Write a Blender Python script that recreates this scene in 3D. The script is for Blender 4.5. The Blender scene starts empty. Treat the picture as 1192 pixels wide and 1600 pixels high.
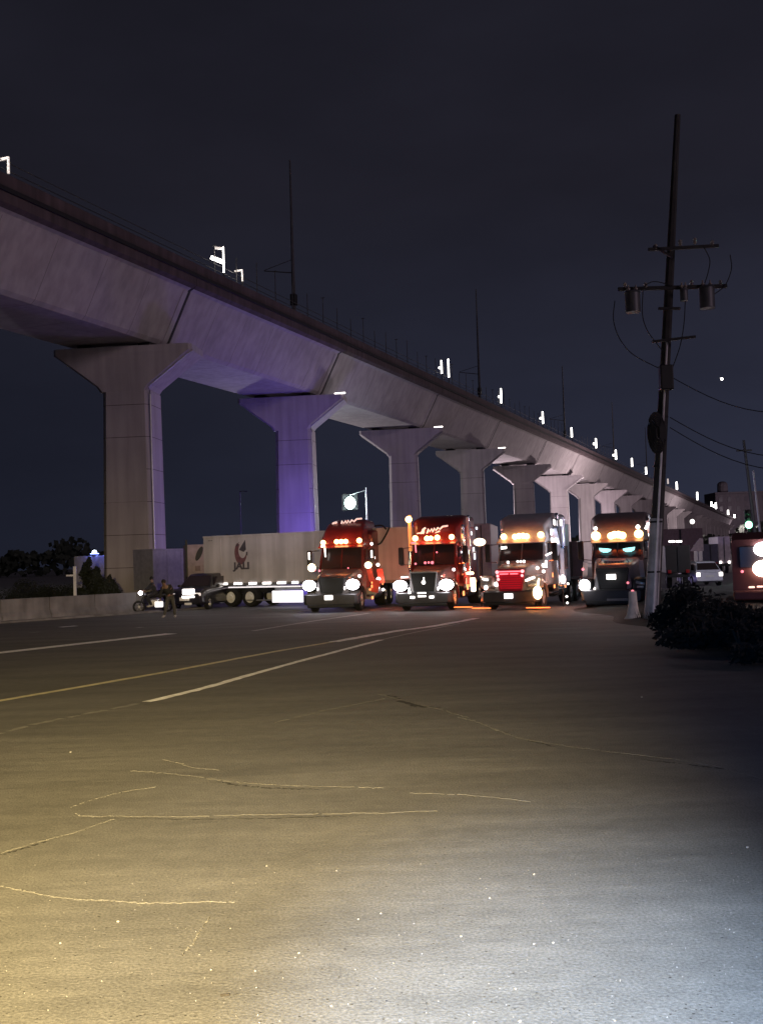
import bpy, bmesh, math, random
from mathutils import Vector, Matrix
random.seed(7)
R_ = math.radians
PI = math.pi
sc = bpy.context.scene
col = sc.collection

# ------------------------------------------------------------------ camera
EYE = 2.3
PITCH, ROLL = R_(2.6), R_(1.8)
FPX = 1600.0
cd = bpy.data.cameras.new('camera')
cam = bpy.data.objects.new('camera', cd); col.objects.link(cam)
cd.sensor_fit = 'VERTICAL'; cd.sensor_height = 36.0; cd.sensor_width = 36.0; cd.lens = 36.0
cd.clip_start = 0.1; cd.clip_end = 4000
_f = Vector((0, math.cos(PITCH), math.sin(PITCH)))
_r0 = Vector((1, 0, 0)); _u0 = _r0.cross(_f)
_r = _r0*math.cos(ROLL) - _u0*math.sin(ROLL)
_u = _r0*math.sin(ROLL) + _u0*math.cos(ROLL)
cam.matrix_world = Matrix(((_r.x, _u.x, -_f.x, 0), (_r.y, _u.y, -_f.y, 0), (_r.z, _u.z, -_f.z, EYE), (0, 0, 0, 1)))
sc.camera = cam
EYEP = Vector((0, 0, EYE))
def ray(x, y): return _f*FPX + _r*(x-596) + _u*(800-y)
def gnd(x, y, z=0.0):
    d = ray(x, y); return EYEP + d*((z-EYE)/d.z)
def at(x, y, Y):
    d = ray(x, y); return EYEP + d*(Y/d.y)

# ------------------------------------------------------------------ sky
w = bpy.data.worlds.new('World'); sc.world = w; w.use_nodes = True
nt = w.node_tree; nt.nodes.clear()
wo = nt.nodes.new('ShaderNodeOutputWorld'); bg = nt.nodes.new('ShaderNodeBackground')
tc = nt.nodes.new('ShaderNodeTexCoord'); sx = nt.nodes.new('ShaderNodeSeparateXYZ')
nt.links.new(tc.outputs['Generated'], sx.inputs[0])
cr = nt.nodes.new('ShaderNodeValToRGB')
e = cr.color_ramp.elements
e[0].position = 0.0; e[0].color = (0.0195, 0.0225, 0.040, 1)
e[1].position = 0.75; e[1].color = (0.0078, 0.0078, 0.0122, 1)
m1 = e.new(0.14); m1.color = (0.0175, 0.0192, 0.0335, 1)
m2 = e.new(0.34); m2.color = (0.0128, 0.0124, 0.0195, 1)
nt.links.new(sx.outputs['Z'], cr.inputs[0])
nz = nt.nodes.new('ShaderNodeTexNoise'); nz.inputs['Scale'].default_value = 3.5; nz.inputs['Detail'].default_value = 5
mp = nt.nodes.new('ShaderNodeMapping'); mp.inputs['Scale'].default_value = (1, 1, 2.5)
nt.links.new(tc.outputs['Generated'], mp.inputs[0]); nt.links.new(mp.outputs[0], nz.inputs['Vector'])
mr = nt.nodes.new('ShaderNodeMapRange'); mr.inputs[1].default_value = .3; mr.inputs[2].default_value = .7
mr.inputs[3].default_value = .86; mr.inputs[4].default_value = 1.16
nt.links.new(nz.outputs[0], mr.inputs[0])
mx = nt.nodes.new('ShaderNodeMix'); mx.data_type = 'RGBA'; mx.blend_type = 'MULTIPLY'; mx.inputs[0].default_value = 1
nt.links.new(cr.outputs[0], mx.inputs[6]); nt.links.new(mr.outputs[0], mx.inputs[7])
gx = nt.nodes.new('ShaderNodeMapRange'); gx.interpolation_type = 'SMOOTHSTEP'
gx.inputs[1].default_value = -.55; gx.inputs[2].default_value = .5; gx.inputs[3].default_value = .50; gx.inputs[4].default_value = 1.22
nt.links.new(sx.outputs['X'], gx.inputs[0])
gz = nt.nodes.new('ShaderNodeMapRange'); gz.inputs[1].default_value = .1; gz.inputs[2].default_value = .5   # the town glow is only low in the sky
nt.links.new(sx.outputs['Z'], gz.inputs[0])
gm = nt.nodes.new('ShaderNodeMix'); gm.data_type = 'FLOAT'; nt.links.new(gz.outputs[0], gm.inputs[0]); nt.links.new(gx.outputs[0], gm.inputs[2]); gm.inputs[3].default_value = 1.08
mx2 = nt.nodes.new('ShaderNodeMix'); mx2.data_type = 'RGBA'; mx2.blend_type = 'MULTIPLY'; mx2.inputs[0].default_value = 1
nt.links.new(mx.outputs[2], mx2.inputs[6]); nt.links.new(gm.outputs[0], mx2.inputs[7])
nt.links.new(mx2.outputs[2], bg.inputs[0]); bg.inputs[1].default_value = 1.0
nt.links.new(bg.outputs[0], wo.inputs[0])

# ------------------------------------------------------------------ light of the night
def lamp(name, kind, loc, power, color, radius=0.15, aim=None, spot=None, blend=.8):
    l = bpy.data.lights.new(name, kind); l.energy = power; l.color = color
    if kind == 'SUN': l.angle = radius
    else: l.shadow_soft_size = radius
    if spot: l.spot_size = R_(spot); l.spot_blend = blend
    o = bpy.data.objects.new(name, l); col.objects.link(o); o.location = loc
    if aim is not None:
        o.rotation_euler = (Vector(aim)-Vector(loc)).to_track_quat('-Z', 'Y').to_euler()
    return o
# city glow from over the right shoulder
lamp('night_glow', 'SUN', (36, -8, 20), 0.36, (1.0, .745, .87), R_(14), aim=(-3, 30, 5))
# assumed foreground spots, no lamps seen: warm behind the camera, cool just ahead
lamp('assumed_warm_spot', 'SPOT', (-1.05, -3.98, 4.14), 56000, (1.0, .75, .33), .1, aim=(-2.95, 5.45, 0), spot=60.3, blend=1)  # assumed lamp out of sight, fitted to the warm foreground light
lamp('cool_fill_spot', 'SPOT', (0.02, 1.0, 3.01), 8300, (.44, .66, 1.0), .08, aim=(.80, 5.07, 0), spot=40, blend=1)  # added fill without a lamp, fitted above and just ahead of the camera
lamp('blue_fill_spot', 'SPOT', (-2.59, -.02, 3.23), 2200, (.05, .34, 1.0), .1, aim=(1.08, 10.75, 0), spot=45.8, blend=1)  # added fill without a source, tints the foreground blue
# assumed road lamps, an unseen beacon and added fills under and beyond the viaduct
lamp('unseen_beacon_glow', 'POINT', (-5.0, 79.5, 3.0), 1900, (.20, .12, 1.0), .3)  # beacon out of sight, added to light the second pier blue
lamp('purple_fill', 'POINT', (-1.5, 69.0, 4.5), 950, (.42, .26, 1.0), .5)  # added purple fill for the girder web, no beacon stands here
lamp('assumed_road_light', 'POINT', (3, 86, 8), 700, (1.0, .84, .92), .3)
lamp('assumed_underpass_light', 'POINT', (19, 170, 7), 14000, (1.0, .80, .88), .3)
lamp('assumed_underpass_light_far', 'POINT', (40, 222, 7), 9000, (1.0, .78, .88), .3)
lamp('assumed_roadside_light', 'POINT', (50, 180, 8), 20000, (1.0, .80, .82), .3)
lamp('assumed_far_side_light', 'POINT', (-15, 114, 7), 7000, (1.0, .92, .95), .3)
lamp('pole_fill', 'POINT', (6.4, 29.5, 3.0), 45, (1.0, .92, .95), .2)  # added fill that brightens the lower utility pole
lamp('trailer_fill', 'POINT', (-7.5, 48, 6.0), 210, (.98, .90, 1.0), .3)  # added fill that brightens the long trailer side

sc.view_settings.view_transform = 'Standard'; sc.view_settings.look = 'None'
sc.view_settings.exposure = 0; sc.view_settings.gamma = 1
sc.view_settings.use_curve_mapping = False
sc.cycles.use_denoising = True
sc.cycles.max_bounces = 5
sc.cycles.sample_clamp_indirect = 3.0

# ------------------------------------------------------------------ materials
MATS = {}
def mat(name, color, rough=.6, metal=0.0, var=.15, scale=4.0, bump=0.0, bscale=60.0, coat=0.0, streak=0.0):
    if name in MATS: return MATS[name]
    m = bpy.data.materials.new(name); m.use_nodes = True
    t = m.node_tree; b = t.nodes['Principled BSDF']
    b.inputs['Roughness'].default_value = rough; b.inputs['Metallic'].default_value = metal
    b.inputs['Coat Weight'].default_value = coat
    c = t.nodes.new('ShaderNodeTexCoord')
    n = t.nodes.new('ShaderNodeTexNoise'); n.inputs['Scale'].default_value = scale; n.inputs['Detail'].default_value = 6
    t.links.new(c.outputs['Object'], n.inputs['Vector'])
    r = t.nodes.new('ShaderNodeMapRange'); r.inputs[1].default_value = .3; r.inputs[2].default_value = .7
    r.inputs[3].default_value = 1-var; r.inputs[4].default_value = 1+var
    t.links.new(n.outputs[0], r.inputs[0])
    x = t.nodes.new('ShaderNodeMix'); x.data_type = 'RGBA'; x.blend_type = 'MULTIPLY'; x.inputs[0].default_value = 1
    x.inputs[6].default_value = (*color, 1); t.links.new(r.outputs[0], x.inputs[7])
    out = x.outputs[2]
    if streak:
        mp_ = t.nodes.new('ShaderNodeMapping'); mp_.inputs['Scale'].default_value = (1.3, 1.3, .09)
        t.links.new(c.outputs['Object'], mp_.inputs[0])
        n2 = t.nodes.new('ShaderNodeTexNoise'); n2.inputs['Scale'].default_value = 1.6; n2.inputs['Detail'].default_value = 8
        t.links.new(mp_.outputs[0], n2.inputs['Vector'])
        r2 = t.nodes.new('ShaderNodeMapRange'); r2.inputs[1].default_value = .35; r2.inputs[2].default_value = .65
        r2.inputs[3].default_value = 1-streak; r2.inputs[4].default_value = 1+streak*.5
        t.links.new(n2.outputs[0], r2.inputs[0])
        x2 = t.nodes.new('ShaderNodeMix'); x2.data_type = 'RGBA'; x2.blend_type = 'MULTIPLY'; x2.inputs[0].default_value = 1
        t.links.new(out, x2.inputs[6]); t.links.new(r2.outputs[0], x2.inputs[7]); out = x2.outputs[2]
    t.links.new(out, b.inputs['Base Color'])
    if bump:
        n3 = t.nodes.new('ShaderNodeTexNoise'); n3.inputs['Scale'].default_value = bscale; n3.inputs['Detail'].default_value = 4
        t.links.new(c.outputs['Object'], n3.inputs['Vector'])
        bp = t.nodes.new('ShaderNodeBump'); bp.inputs['Strength'].default_value = bump; bp.inputs['Distance'].default_value = .02
        t.links.new(n3.outputs[0], bp.inputs['Height']); t.links.new(bp.outputs[0], b.inputs['Normal'])
    MATS[name] = m; return m
def glow(name, color, strength):
    if name in MATS: return MATS[name]
    m = bpy.data.materials.new(name); m.use_nodes = True
    t = m.node_tree; b = t.nodes['Principled BSDF']
    b.inputs['Base Color'].default_value = (*[min(.8, c) for c in color], 1)
    b.inputs['Emission Color'].default_value = (*color, 1); b.inputs['Emission Strength'].default_value = strength
    MATS[name] = m; return m

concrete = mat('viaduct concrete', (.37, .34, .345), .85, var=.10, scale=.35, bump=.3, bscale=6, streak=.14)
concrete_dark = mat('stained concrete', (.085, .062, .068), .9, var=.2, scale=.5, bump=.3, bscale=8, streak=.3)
wallc = mat('barrier concrete', (.15, .145, .16), .9, var=.25, scale=1.2, bump=.4, bscale=14, streak=.25)
jointm = mat('joint rubber', (.03, .03, .03), .9)
steel = mat('galvanised steel', (.35, .35, .36), .45, .7)
darksteel = mat('dark steel', (.02, .02, .022), .7, .2)
maststeel = mat('weathered mast steel', (.06, .06, .065), .8)
chrome = mat('chrome', (.75, .76, .8), .12, 1.0, var=.05)
black = mat('black plastic', (.012, .012, .013), .55)
rubber = mat('tyre rubber', (.014, .014, .014), .9, bump=.3, bscale=40)
glass = mat('dark glass', (.035, .026, .026), .22, 0, var=.02)
rimm = mat('wheel rim', (.62, .62, .64), .3, .8)
woodpole = mat('pole concrete', (.045, .042, .042), .75, var=.25, scale=2, bump=.3, bscale=20, streak=.3)
cable = mat('cable', (.012, .012, .014), .7)
platem = mat('number plate', (.8, .8, .8), .4)
amber = glow('amber lamp', (1.0, .56, .20), 9)
warmw = glow('warm lamp', (1.0, .80, .50), 5)
white_l = glow('headlamp', (1.0, .96, 1.0), 16)
small_w = glow('small white lamp and glint', (1.0, .92, .86), 4)  # also glows on chrome, plates and reflectors to imitate glints
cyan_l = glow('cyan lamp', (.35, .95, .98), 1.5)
blue_l = glow('blue beacon', (.22, .30, 1.0), 10)
blue_core = glow('blue beacon core', (.75, .85, 1.0), 6)
green_l = glow('green lamp', (.30, 1.0, .55), 6)
red_l = glow('red lit mesh', (.75, .012, .035), .22)
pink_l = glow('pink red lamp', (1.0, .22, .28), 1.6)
bare_l = glow('work lamp', (1.0, .95, .90), 7)
dimlamp = glow('dim lamp and glint', (1.0, .85, .78), .55)
flood = glow('flood lamp', (.75, 1.0, .93), 10)

# ------------------------------------------------------------------ helpers
class B:
    def __init__(s): s.bm = bmesh.new()
    def box(s, c, d, bev=0.0, rot=None, seg=2):
        m = bmesh.new(); bmesh.ops.create_cube(m, size=1)
        for v in m.verts: v.co = Vector((v.co.x*d[0], v.co.y*d[1], v.co.z*d[2]))
        if bev: bmesh.ops.bevel(m, geom=m.edges[:], offset=min(bev, min(d)*.45), segments=seg, affect='EDGES', profile=.5)
        s._add(m, c, rot); return s
    def _add(s, m, c=(0, 0, 0), rot=None):
        M = Matrix.Translation(Vector(c))
        if rot is not None: M = M @ (rot if isinstance(rot, Matrix) else Matrix.Rotation(rot, 4, 'Z'))
        bmesh.ops.transform(m, matrix=M, verts=m.verts)
        t = bpy.data.meshes.new('t'); m.to_mesh(t); m.free(); s.bm.from_mesh(t); bpy.data.meshes.remove(t)
    def cyl(s, a, b, r1, r2=None, n=12, cap=True):
        a = Vector(a); b = Vector(b); r2 = r1 if r2 is None else r2
        m = bmesh.new(); bmesh.ops.create_cone(m, cap_ends=cap, segments=n, radius1=r1, radius2=r2, depth=(b-a).length)
        q = (b-a).to_track_quat('Z', 'Y').to_matrix().to_4x4()
        s._add(m, (a+b)/2, q); return s
    def ball(s, c, r, n=10, sq=(1, 1, 1)):
        m = bmesh.new(); bmesh.ops.create_uvsphere(m, u_segments=n, v_segments=max(6, n*2//3), radius=r)
        for v in m.verts: v.co = Vector((v.co.x*sq[0], v.co.y*sq[1], v.co.z*sq[2]))
        s._add(m, c); return s
    def tube(s, pts, r, n=6):
        pts = [Vector(p) for p in pts]
        rings = []
        for i, p in enumerate(pts):
            d = (pts[min(i+1, len(pts)-1)]-pts[max(i-1, 0)]).normalized()
            a = d.orthogonal().normalized() if abs(d.z) > .95 else d.cross(Vector((0, 0, 1))).normalized()
            b = d.cross(a)
            rr = r[i] if isinstance(r, (list, tuple)) else r
            rings.append([s.bm.verts.new(p+a*math.cos(2*PI*k/n)*rr+b*math.sin(2*PI*k/n)*rr) for k in range(n)])
        for i in range(len(rings)-1):
            for k in range(n):
                s.bm.faces.new((rings[i][k], rings[i][(k+1) % n], rings[i+1][(k+1) % n], rings[i+1][k]))
        s.bm.faces.new(rings[0][::-1]); s.bm.faces.new(rings[-1]); return s
    def loft(s, secs, cap=True):
        rings = [[s.bm.verts.new(Vector(p)) for p in sec] for sec in secs]
        n = len(rings[0])
        for i in range(len(rings)-1):
            for k in range(n):
                s.bm.faces.new((rings[i][k], rings[i][(k+1) % n], rings[i+1][(k+1) % n], rings[i+1][k]))
        if cap: s.bm.faces.new(rings[0][::-1]); s.bm.faces.new(rings[-1])
        return s
    def prism(s, poly, a, b):      # poly of 2D points (x, z), extruded along y from a to b
        return s.loft([[(p[0], a, p[1]) for p in poly], [(p[0], b, p[1]) for p in poly]])
    def go(s, name, m, parent=None, smooth=False, bevel=0):
        bm = s.bm
        bmesh.ops.recalc_face_normals(bm, faces=bm.faces)
        if bevel: bmesh.ops.bevel(bm, geom=[e for e in bm.edges if e.calc_face_angle(0) > .5], offset=bevel, segments=2, affect='EDGES', profile=.5, clamp_overlap=True)
        me = bpy.data.meshes.new(name); bm.to_mesh(me); bm.free()
        me.materials.append(m)
        if smooth:
            me.polygons.foreach_set('use_smooth', [True]*len(me.polygons))
            try: me.set_sharp_from_angle(angle=R_(38))
            except Exception: pass
        o = bpy.data.objects.new(name, me); col.objects.link(o)
        if parent: o.parent = parent
        return o
def rrect(w_, z0, z1, y, r, n=4, cx=0, wt=None):
    """rounded rectangle section in the x-z plane at depth y; wt = width at the top"""
    wt = w_ if wt is None else wt
    out = []
    for (sx_, zz, a0) in ((1, z1, 0), (-1, z1, 90), (-1, z0, 180), (1, z0, 270)):
        ww = wt if zz == z1 else w_
        for k in range(n+1):
            a = R_(a0 + 90*k/n)
            px = sx_*(ww/2-r) + r*math.cos(a); pz = (zz-r if zz == z1 else zz+r) + r*math.sin(a)
            out.append((cx+px, y, pz))
    return out
def tag(o, label, cat, group=None, kind=None):
    if label: o['label'] = label
    if cat: o['category'] = cat
    if group: o['group'] = group
    if kind: o['kind'] = kind
    return o
def empty(name, loc, rz=0.0, label=None, cat=None, group=None):
    o = bpy.data.objects.new(name, None); col.objects.link(o)
    o.location = loc; o.rotation_euler = (0, 0, rz); o.empty_display_size = .3
    return tag(o, label, cat, group)
def structure(o): o['kind'] = 'structure'; return o
def pl(parent, loc, power, color, r=.05):
    o = lamp('lamp_and_fill_light', 'POINT', loc, power, color, r); o.parent = parent; return o

# ------------------------------------------------------------------ ground and road
def asphalt():
    m = bpy.data.materials.new('asphalt'); m.use_nodes = True
    t = m.node_tree; b = t.nodes['Principled BSDF']; L = t.links.new
    b.inputs['Roughness'].default_value = .82
    c = t.nodes.new('ShaderNodeTexCoord')
    def noise(s, d=4, vec=None):
        n = t.nodes.new('ShaderNodeTexNoise'); n.inputs['Scale'].default_value = s; n.inputs['Detail'].default_value = d
        L(vec or c.outputs['Object'], n.inputs['Vector']); return n.outputs[0]
    def rng(i, a, b_, lo, hi):
        r = t.nodes.new('ShaderNodeMapRange'); r.inputs[1].default_value = a; r.inputs[2].default_value = b_
        r.inputs[3].default_value = lo; r.inputs[4].default_value = hi; L(i, r.inputs[0]); return r.outputs[0]
    def mul(a, b_):
        x = t.nodes.new('ShaderNodeMath'); x.operation = 'MULTIPLY'; L(a, x.inputs[0]); L(b_, x.inputs[1]); return x.outputs[0]
    mp_ = t.nodes.new('ShaderNodeMapping'); mp_.inputs['Scale'].default_value = (.35, 1.3, 1); mp_.inputs['Rotation'].default_value = (0, 0, R_(-14))
    L(c.outputs['Object'], mp_.inputs[0])
    big = rng(noise(.9, 6, mp_.outputs[0]), .3, .7, .74, 1.20)
    mid = rng(noise(5, 5), .3, .7, .90, 1.12)
    fine = rng(noise(50, 3), .3, .7, .66, 1.36)
    grit = rng(noise(160, 2), .3, .7, .80, 1.24)
    v = mul(mul(big, mid), mul(fine, grit))
    # dark damp patches and worn wheel paths
    dirt = rng(noise(.22, 3, mp_.outputs[0]), .42, .62, 1.0, .84)
    v = mul(v, dirt)
    x = t.nodes.new('ShaderNodeMix'); x.data_type = 'RGBA'; x.blend_type = 'MULTIPLY'; x.inputs[0].default_value = 1
    x.inputs[6].default_value = (.115, .113, .108, 1); L(v, x.inputs[7])
    # pale chips of stone in the surface
    vo = t.nodes.new('ShaderNodeTexVoronoi'); vo.inputs['Scale'].default_value = 26; L(c.outputs['Object'], vo.inputs['Vector'])
    chip = rng(vo.outputs['Distance'], .05, .12, 1, 0)
    sel = rng(noise(31, 1), .60, .66, 0, 1)
    k = mul(chip, sel)
    y = t.nodes.new('ShaderNodeMix'); y.data_type = 'RGBA'; L(k, y.inputs[0]); L(x.outputs[2], y.inputs[6]); y.inputs[7].default_value = (.20, .195, .185, 1)
    L(y.outputs[2], b.inputs['Base Color'])
    bp = t.nodes.new('ShaderNodeBump'); bp.inputs['Strength'].default_value = .6; bp.inputs['Distance'].default_value = .009
    L(noise(48, 5), bp.inputs['Height'])
    b2 = t.nodes.new('ShaderNodeBump'); b2.inputs['Strength'].default_value = .35; b2.inputs['Distance'].default_value = .05
    L(noise(2.2, 5, mp_.outputs[0]), b2.inputs['Height']); L(bp.outputs[0], b2.inputs['Normal'])
    L(b2.outputs[0], b.inputs['Normal'])
    return m
asph = asphalt()
def sheet(name, pts, z, m, parent=None):
    b = B(); vs = [b.bm.verts.new((p[0], p[1], z)) for p in pts]; b.bm.faces.new(vs)
    return b.go(name, m, parent)
ground = structure(sheet('ground', [(-900, -40), (900, -40), (900, 2500), (-900, 2500)], 0, asph))

def smooth_path(pts, n=10):
    P = [Vector(p) for p in pts]; P = [P[0]*2-P[1]] + P + [P[-1]*2-P[-2]]
    out = []
    for i in range(1, len(P)-2):
        for k in range(n):
            t = k/n; a, b, c, d = P[i-1:i+3]
            out.append(.5*((2*b)+(-a+c)*t+(2*a-5*b+4*c-d)*t*t+(-a+3*b-3*c+d)*t**3))
    out.append(P[-2]); return out
def ribbon(name, px, width, z, m, parent=None, wob=0.0, thick=0.0, n=10, taper=False, brk=0.0):
    path = smooth_path([gnd(x, y) for x, y in px], n)
    if taper:
        dr = Vector((0, 0, 0))
        for i_, p_ in enumerate(path):
            dr = dr*.93 + Vector((random.gauss(0, .005), random.gauss(0, .008), 0)); path[i_] = p_ + dr*min(1, p_.y/12)
    b = B(); prev = None; N = len(path)
    for i, p in enumerate(path):
        d = (path[min(i+1, N-1)]-path[max(i-1, 0)]); d.z = 0; d.normalize(); q = Vector((-d.y, d.x, 0))
        wv = width*(1+wob*random.uniform(-1, 1)) * (min(1, 4*min(i, N-1-i)/N+.15) if taper else 1)
        off = q*random.uniform(-1, 1)*wob*width*.6
        row = [b.bm.verts.new(p+off+q*wv/2+Vector((0, 0, z-p.z))), b.bm.verts.new(p+off+Vector((0, 0, z+thick-p.z))), b.bm.verts.new(p+off-q*wv/2+Vector((0, 0, z-p.z)))]
        if prev and random.random() >= brk:
            b.bm.faces.new((prev[0], prev[1], row[1], row[0])); b.bm.faces.new((prev[1], prev[2], row[2], row[1]))
        prev = row
    return b.go(name, m, parent)
def worn_paint(name, color):
    m = mat(name, color, .7, var=.25, scale=6, bump=.3, bscale=60)
    return m
pw = worn_paint('worn white paint', (.9, .9, .88)); pyel = worn_paint('worn yellow paint', (.60, .55, .34))
pfade = worn_paint('faded white paint', (.33, .33, .31)); pdim = worn_paint('nearly gone paint', (.20, .195, .18))
ribbon('lane_line', [(-60, 1026), (0, 1020), (134, 1005), (268, 990)], .55, .004, pw, ground)
ribbon('lane_line', [(-60, 1104), (0, 1095), (260, 1050), (420, 1020), (520, 1003)], .21, .004, pyel, ground, wob=.08)
ribbon('lane_line', [(520, 1003), (620, 986), (680, 978), (745, 966)], .34, .004, pw, ground, wob=.15)
ribbon('lane_line', [(230, 1097), (320, 1075), (400, 1052), (500, 1025), (595, 1000)], .20, .005, pw, ground, wob=.12)
ribbon('lane_line', [(595, 1000), (650, 988), (720, 974)], .12, .005, pfade, ground, wob=.3)
ribbon('lane_line', [(-20, 1152), (60, 1131), (140, 1115), (225, 1098)], .12, .004, pdim, ground, wob=.4, brk=.12)
ribbon('lane_dash', [(95, 980), (120, 978)], .35, .004, pw, ground)
ribbon('lane_dash', [(48, 989), (64, 987)], .25, .004, pdim, ground)
ribbon('lane_dash', [(214, 981), (224, 980)], .25, .004, pfade, ground)
ribbon('lane_dash', [(395, 986), (480, 972), (578, 958)], .22, .004, pfade, ground)
# seams and cracks
seamf = mat('faint crack filler', (.128, .124, .112), .9, var=.3, scale=14)
seam = mat('pale crack filler', (.134, .130, .118), .9, var=.35, scale=9)
crackd = mat('open crack', (.018, .017, .016), .95, var=.3, scale=9)
S = [([(205, 1205), (290, 1212), (380, 1224), (460, 1228), (600, 1231)], .045), ([(255, 1187), (300, 1199), (345, 1203)], .022),
     ([(115, 1272), (160, 1277), (300, 1276), (500, 1272), (690, 1268)], .035), ([(0, 1386), (90, 1402), (170, 1409), (250, 1412), (370, 1410)], .018),
     ([(715, 1120), (760, 1134), (800, 1150), (860, 1163), (930, 1172), (1000, 1180)], .05), ([(1000, 1180), (1090, 1193), (1192, 1218)], .035),
     ([(0, 1335), (60, 1316), (120, 1300), (180, 1280)], .02), ([(110, 1262), (170, 1243), (240, 1230)], .02),
     ([(285, 1495), (310, 1463), (330, 1432)], .012), ([(640, 1240), (740, 1244), (830, 1254)], .014),
     ([(590, 1085), (640, 1097), (700, 1112), (730, 1122)], .045), ([(430, 1130), (520, 1108), (600, 1092)], .03)]
for k_, (pxs, wd) in enumerate(S):
    ribbon('seam', pxs, wd*.85, .003, seamf if k_ in (1, 3, 5, 6, 7, 8, 9, 10, 11) else seam, ground, wob=.7, thick=.004, taper=True, n=34, brk=.04)
D = [([(330, 1220), (380, 1228), (440, 1232), (520, 1234)], .035), ([(200, 1279), (330, 1280), (480, 1277), (560, 1275)], .02),
     ([(610, 1086), (640, 1101), (668, 1106)], .12), ([(1000, 1186), (1080, 1196), (1150, 1204)], .03), ([(640, 1102), (700, 1106)], .04),
     ([(0, 1337), (35, 1326), (76, 1315)], .03), ([(820, 1156), (870, 1168)], .03)]
for pxs, wd in D:
    ribbon('crack', pxs, wd, .0025, crackd, ground, wob=.7, thick=.002, taper=True, n=16, brk=.1)
# little stones lying on the asphalt
st = B()
stone_m = mat('pale stone', (.24, .235, .23), .8, var=.3, scale=40)
for px_, py_, s_ in [(417, 1354, .014), (526, 1361, .012), (185, 1441, .016), (595, 1428, .012), (560, 1437, .011), (720, 1464, .014), (834, 1476, .012), (864, 1474, .014),
                     (467, 1490, .012), (399, 1518, .011), (518, 1573, .013), (805, 1546, .012), (765, 1404, .012), (111, 1176, .022), (1002, 1090, .03), (834, 1367, .014),
                     (960, 1596, .012), (625, 1595, .012), (1167, 1325, .018), (330, 1516, .010), (812, 1597, .014), (740, 1598, .011), (95, 1475, .016)]:
    p = gnd(px_, py_); s_ *= .6; st.ball((p.x, p.y, s_*.5), s_, 6, (1, random.uniform(.6, 1), .7))
for _ in range(230):
    yy = random.uniform(1330, 1600); xx = random.uniform(0, 1192)
    p = gnd(xx, yy); s_ = random.uniform(.0015, .0042); st.ball((p.x, p.y, s_*.5), s_, 5, (1, random.uniform(.6, 1), .7))
tag(st.go('gravel', stone_m, None), 'loose pale chips of stone scattered on the asphalt near the camera', 'gravel', kind='stuff')
pit = B()
for _ in range(420):
    yy = 1600-280*random.random()**1.3; xx = random.uniform(0, 1192); p = gnd(xx, yy); s_ = random.uniform(.003, .010)
    pit.bm.faces.new([pit.bm.verts.new((p.x+math.cos(a*PI/3)*s_*random.uniform(.6, 1.2), p.y+math.sin(a*PI/3)*s_*random.uniform(.5, 1), .0022)) for a in range(6)])
o = pit.go('pits', crackd, ground); o['kind'] = 'stuff'
p = gnd(352, 1556)
b = B(); b.box((p.x, p.y, .006), (.05, .014, .012), .004, rot=.15); tag(b.go('twig', mat('dead twig', (.02, .016, .012), .9)), 'small dark twig lying on the pale foreground asphalt', 'twig')
# dirt verge on the right
dirt = mat('verge dirt', (.030, .026, .023), .95, var=.3, scale=1.5, bump=.8, bscale=9)
vb = B(); NX, NY = 26, 40
vg = [[None]*(NY+1) for _ in range(NX+1)]
for i in range(NX+1):
    for j in range(NY+1):
        y_ = 19 + 40*j/NY; x0_ = 7.6 + 2.8*max(0, (31-y_)/12)**1.2 + .35*math.sin(y_*.9) + max(0, (y_-42)*.42)
        u_ = i/NX; x_ = x0_+u_*26
        z_ = .012 + .30*min(1, u_*9)*min(1, (NY-j)/6)*min(1, (j+1)/6) + .07*math.sin(x_*1.7+y_)*min(1, u_*9) + .03*random.random()*min(1, u_*9)
        if i == 0: z_ = -.02
        vg[i][j] = vb.bm.verts.new((x_, y_, z_))
for i in range(NX):
    for j in range(NY): vb.bm.faces.new((vg[i][j], vg[i+1][j], vg[i+1][j+1], vg[i][j+1]))
structure(vb.go('verge', dirt, None, True))

# ------------------------------------------------------------------ viaduct
SL = 0.40; TH = math.atan(SL)
ZC = 16.3
_p1 = at(310, 542, 65); ZC = _p1.z; X0 = _p1.x - SL*_p1.y
AX = Vector((math.sin(TH), math.cos(TH), 0)); IN = Vector((-math.cos(TH), math.sin(TH), 0))
ORG = Vector((X0, 0, 0))            # point of the near edge line at y = 0
def vd(Y, u=0.0, z=0.0):            # along, inboard, up ; Y = depth of the near edge line
    return ORG + AX*(Y/math.cos(TH)) + IN*u + Vector((0, 0, z))
def plane_hit(px_, py_, u=0.0):     # where a sight line meets the vertical plane u inboard of the near edge
    d = ray(px_, py_); o = ORG + IN*u
    t = (o-EYEP).dot(IN)/d.dot(IN); return EYEP + d*t
via = empty('viaduct', vd(65), TH*-1, 'long elevated concrete rail viaduct on hammerhead piers crossing the night sky', 'viaduct')
VM = via.matrix_basis.inverted() if False else (Matrix.Translation(vd(65)) @ Matrix.Rotation(-TH, 4, 'Z')).inverted()
def vl(v): return VM @ Vector(v)
PY = [65.0]
for px_, py_ in [(540, 610), (692, 658), (788, 697), (860, 721), (910, 741)]:
    PY.append(plane_hit(px_, py_).y)
gap = (PY[-1]-PY[1])/4
PY = [65.0-gap*.95] + PY
while PY[-1] < 640: PY.append(PY[-1]+gap)
print('piers', [round(q, 1) for q in PY], 'ZC', ZC)
W = 10.4
CD = Vector((-.995, .10, 0)); AD = Vector((.10, .995, 0)); CW = 9.1
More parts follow.
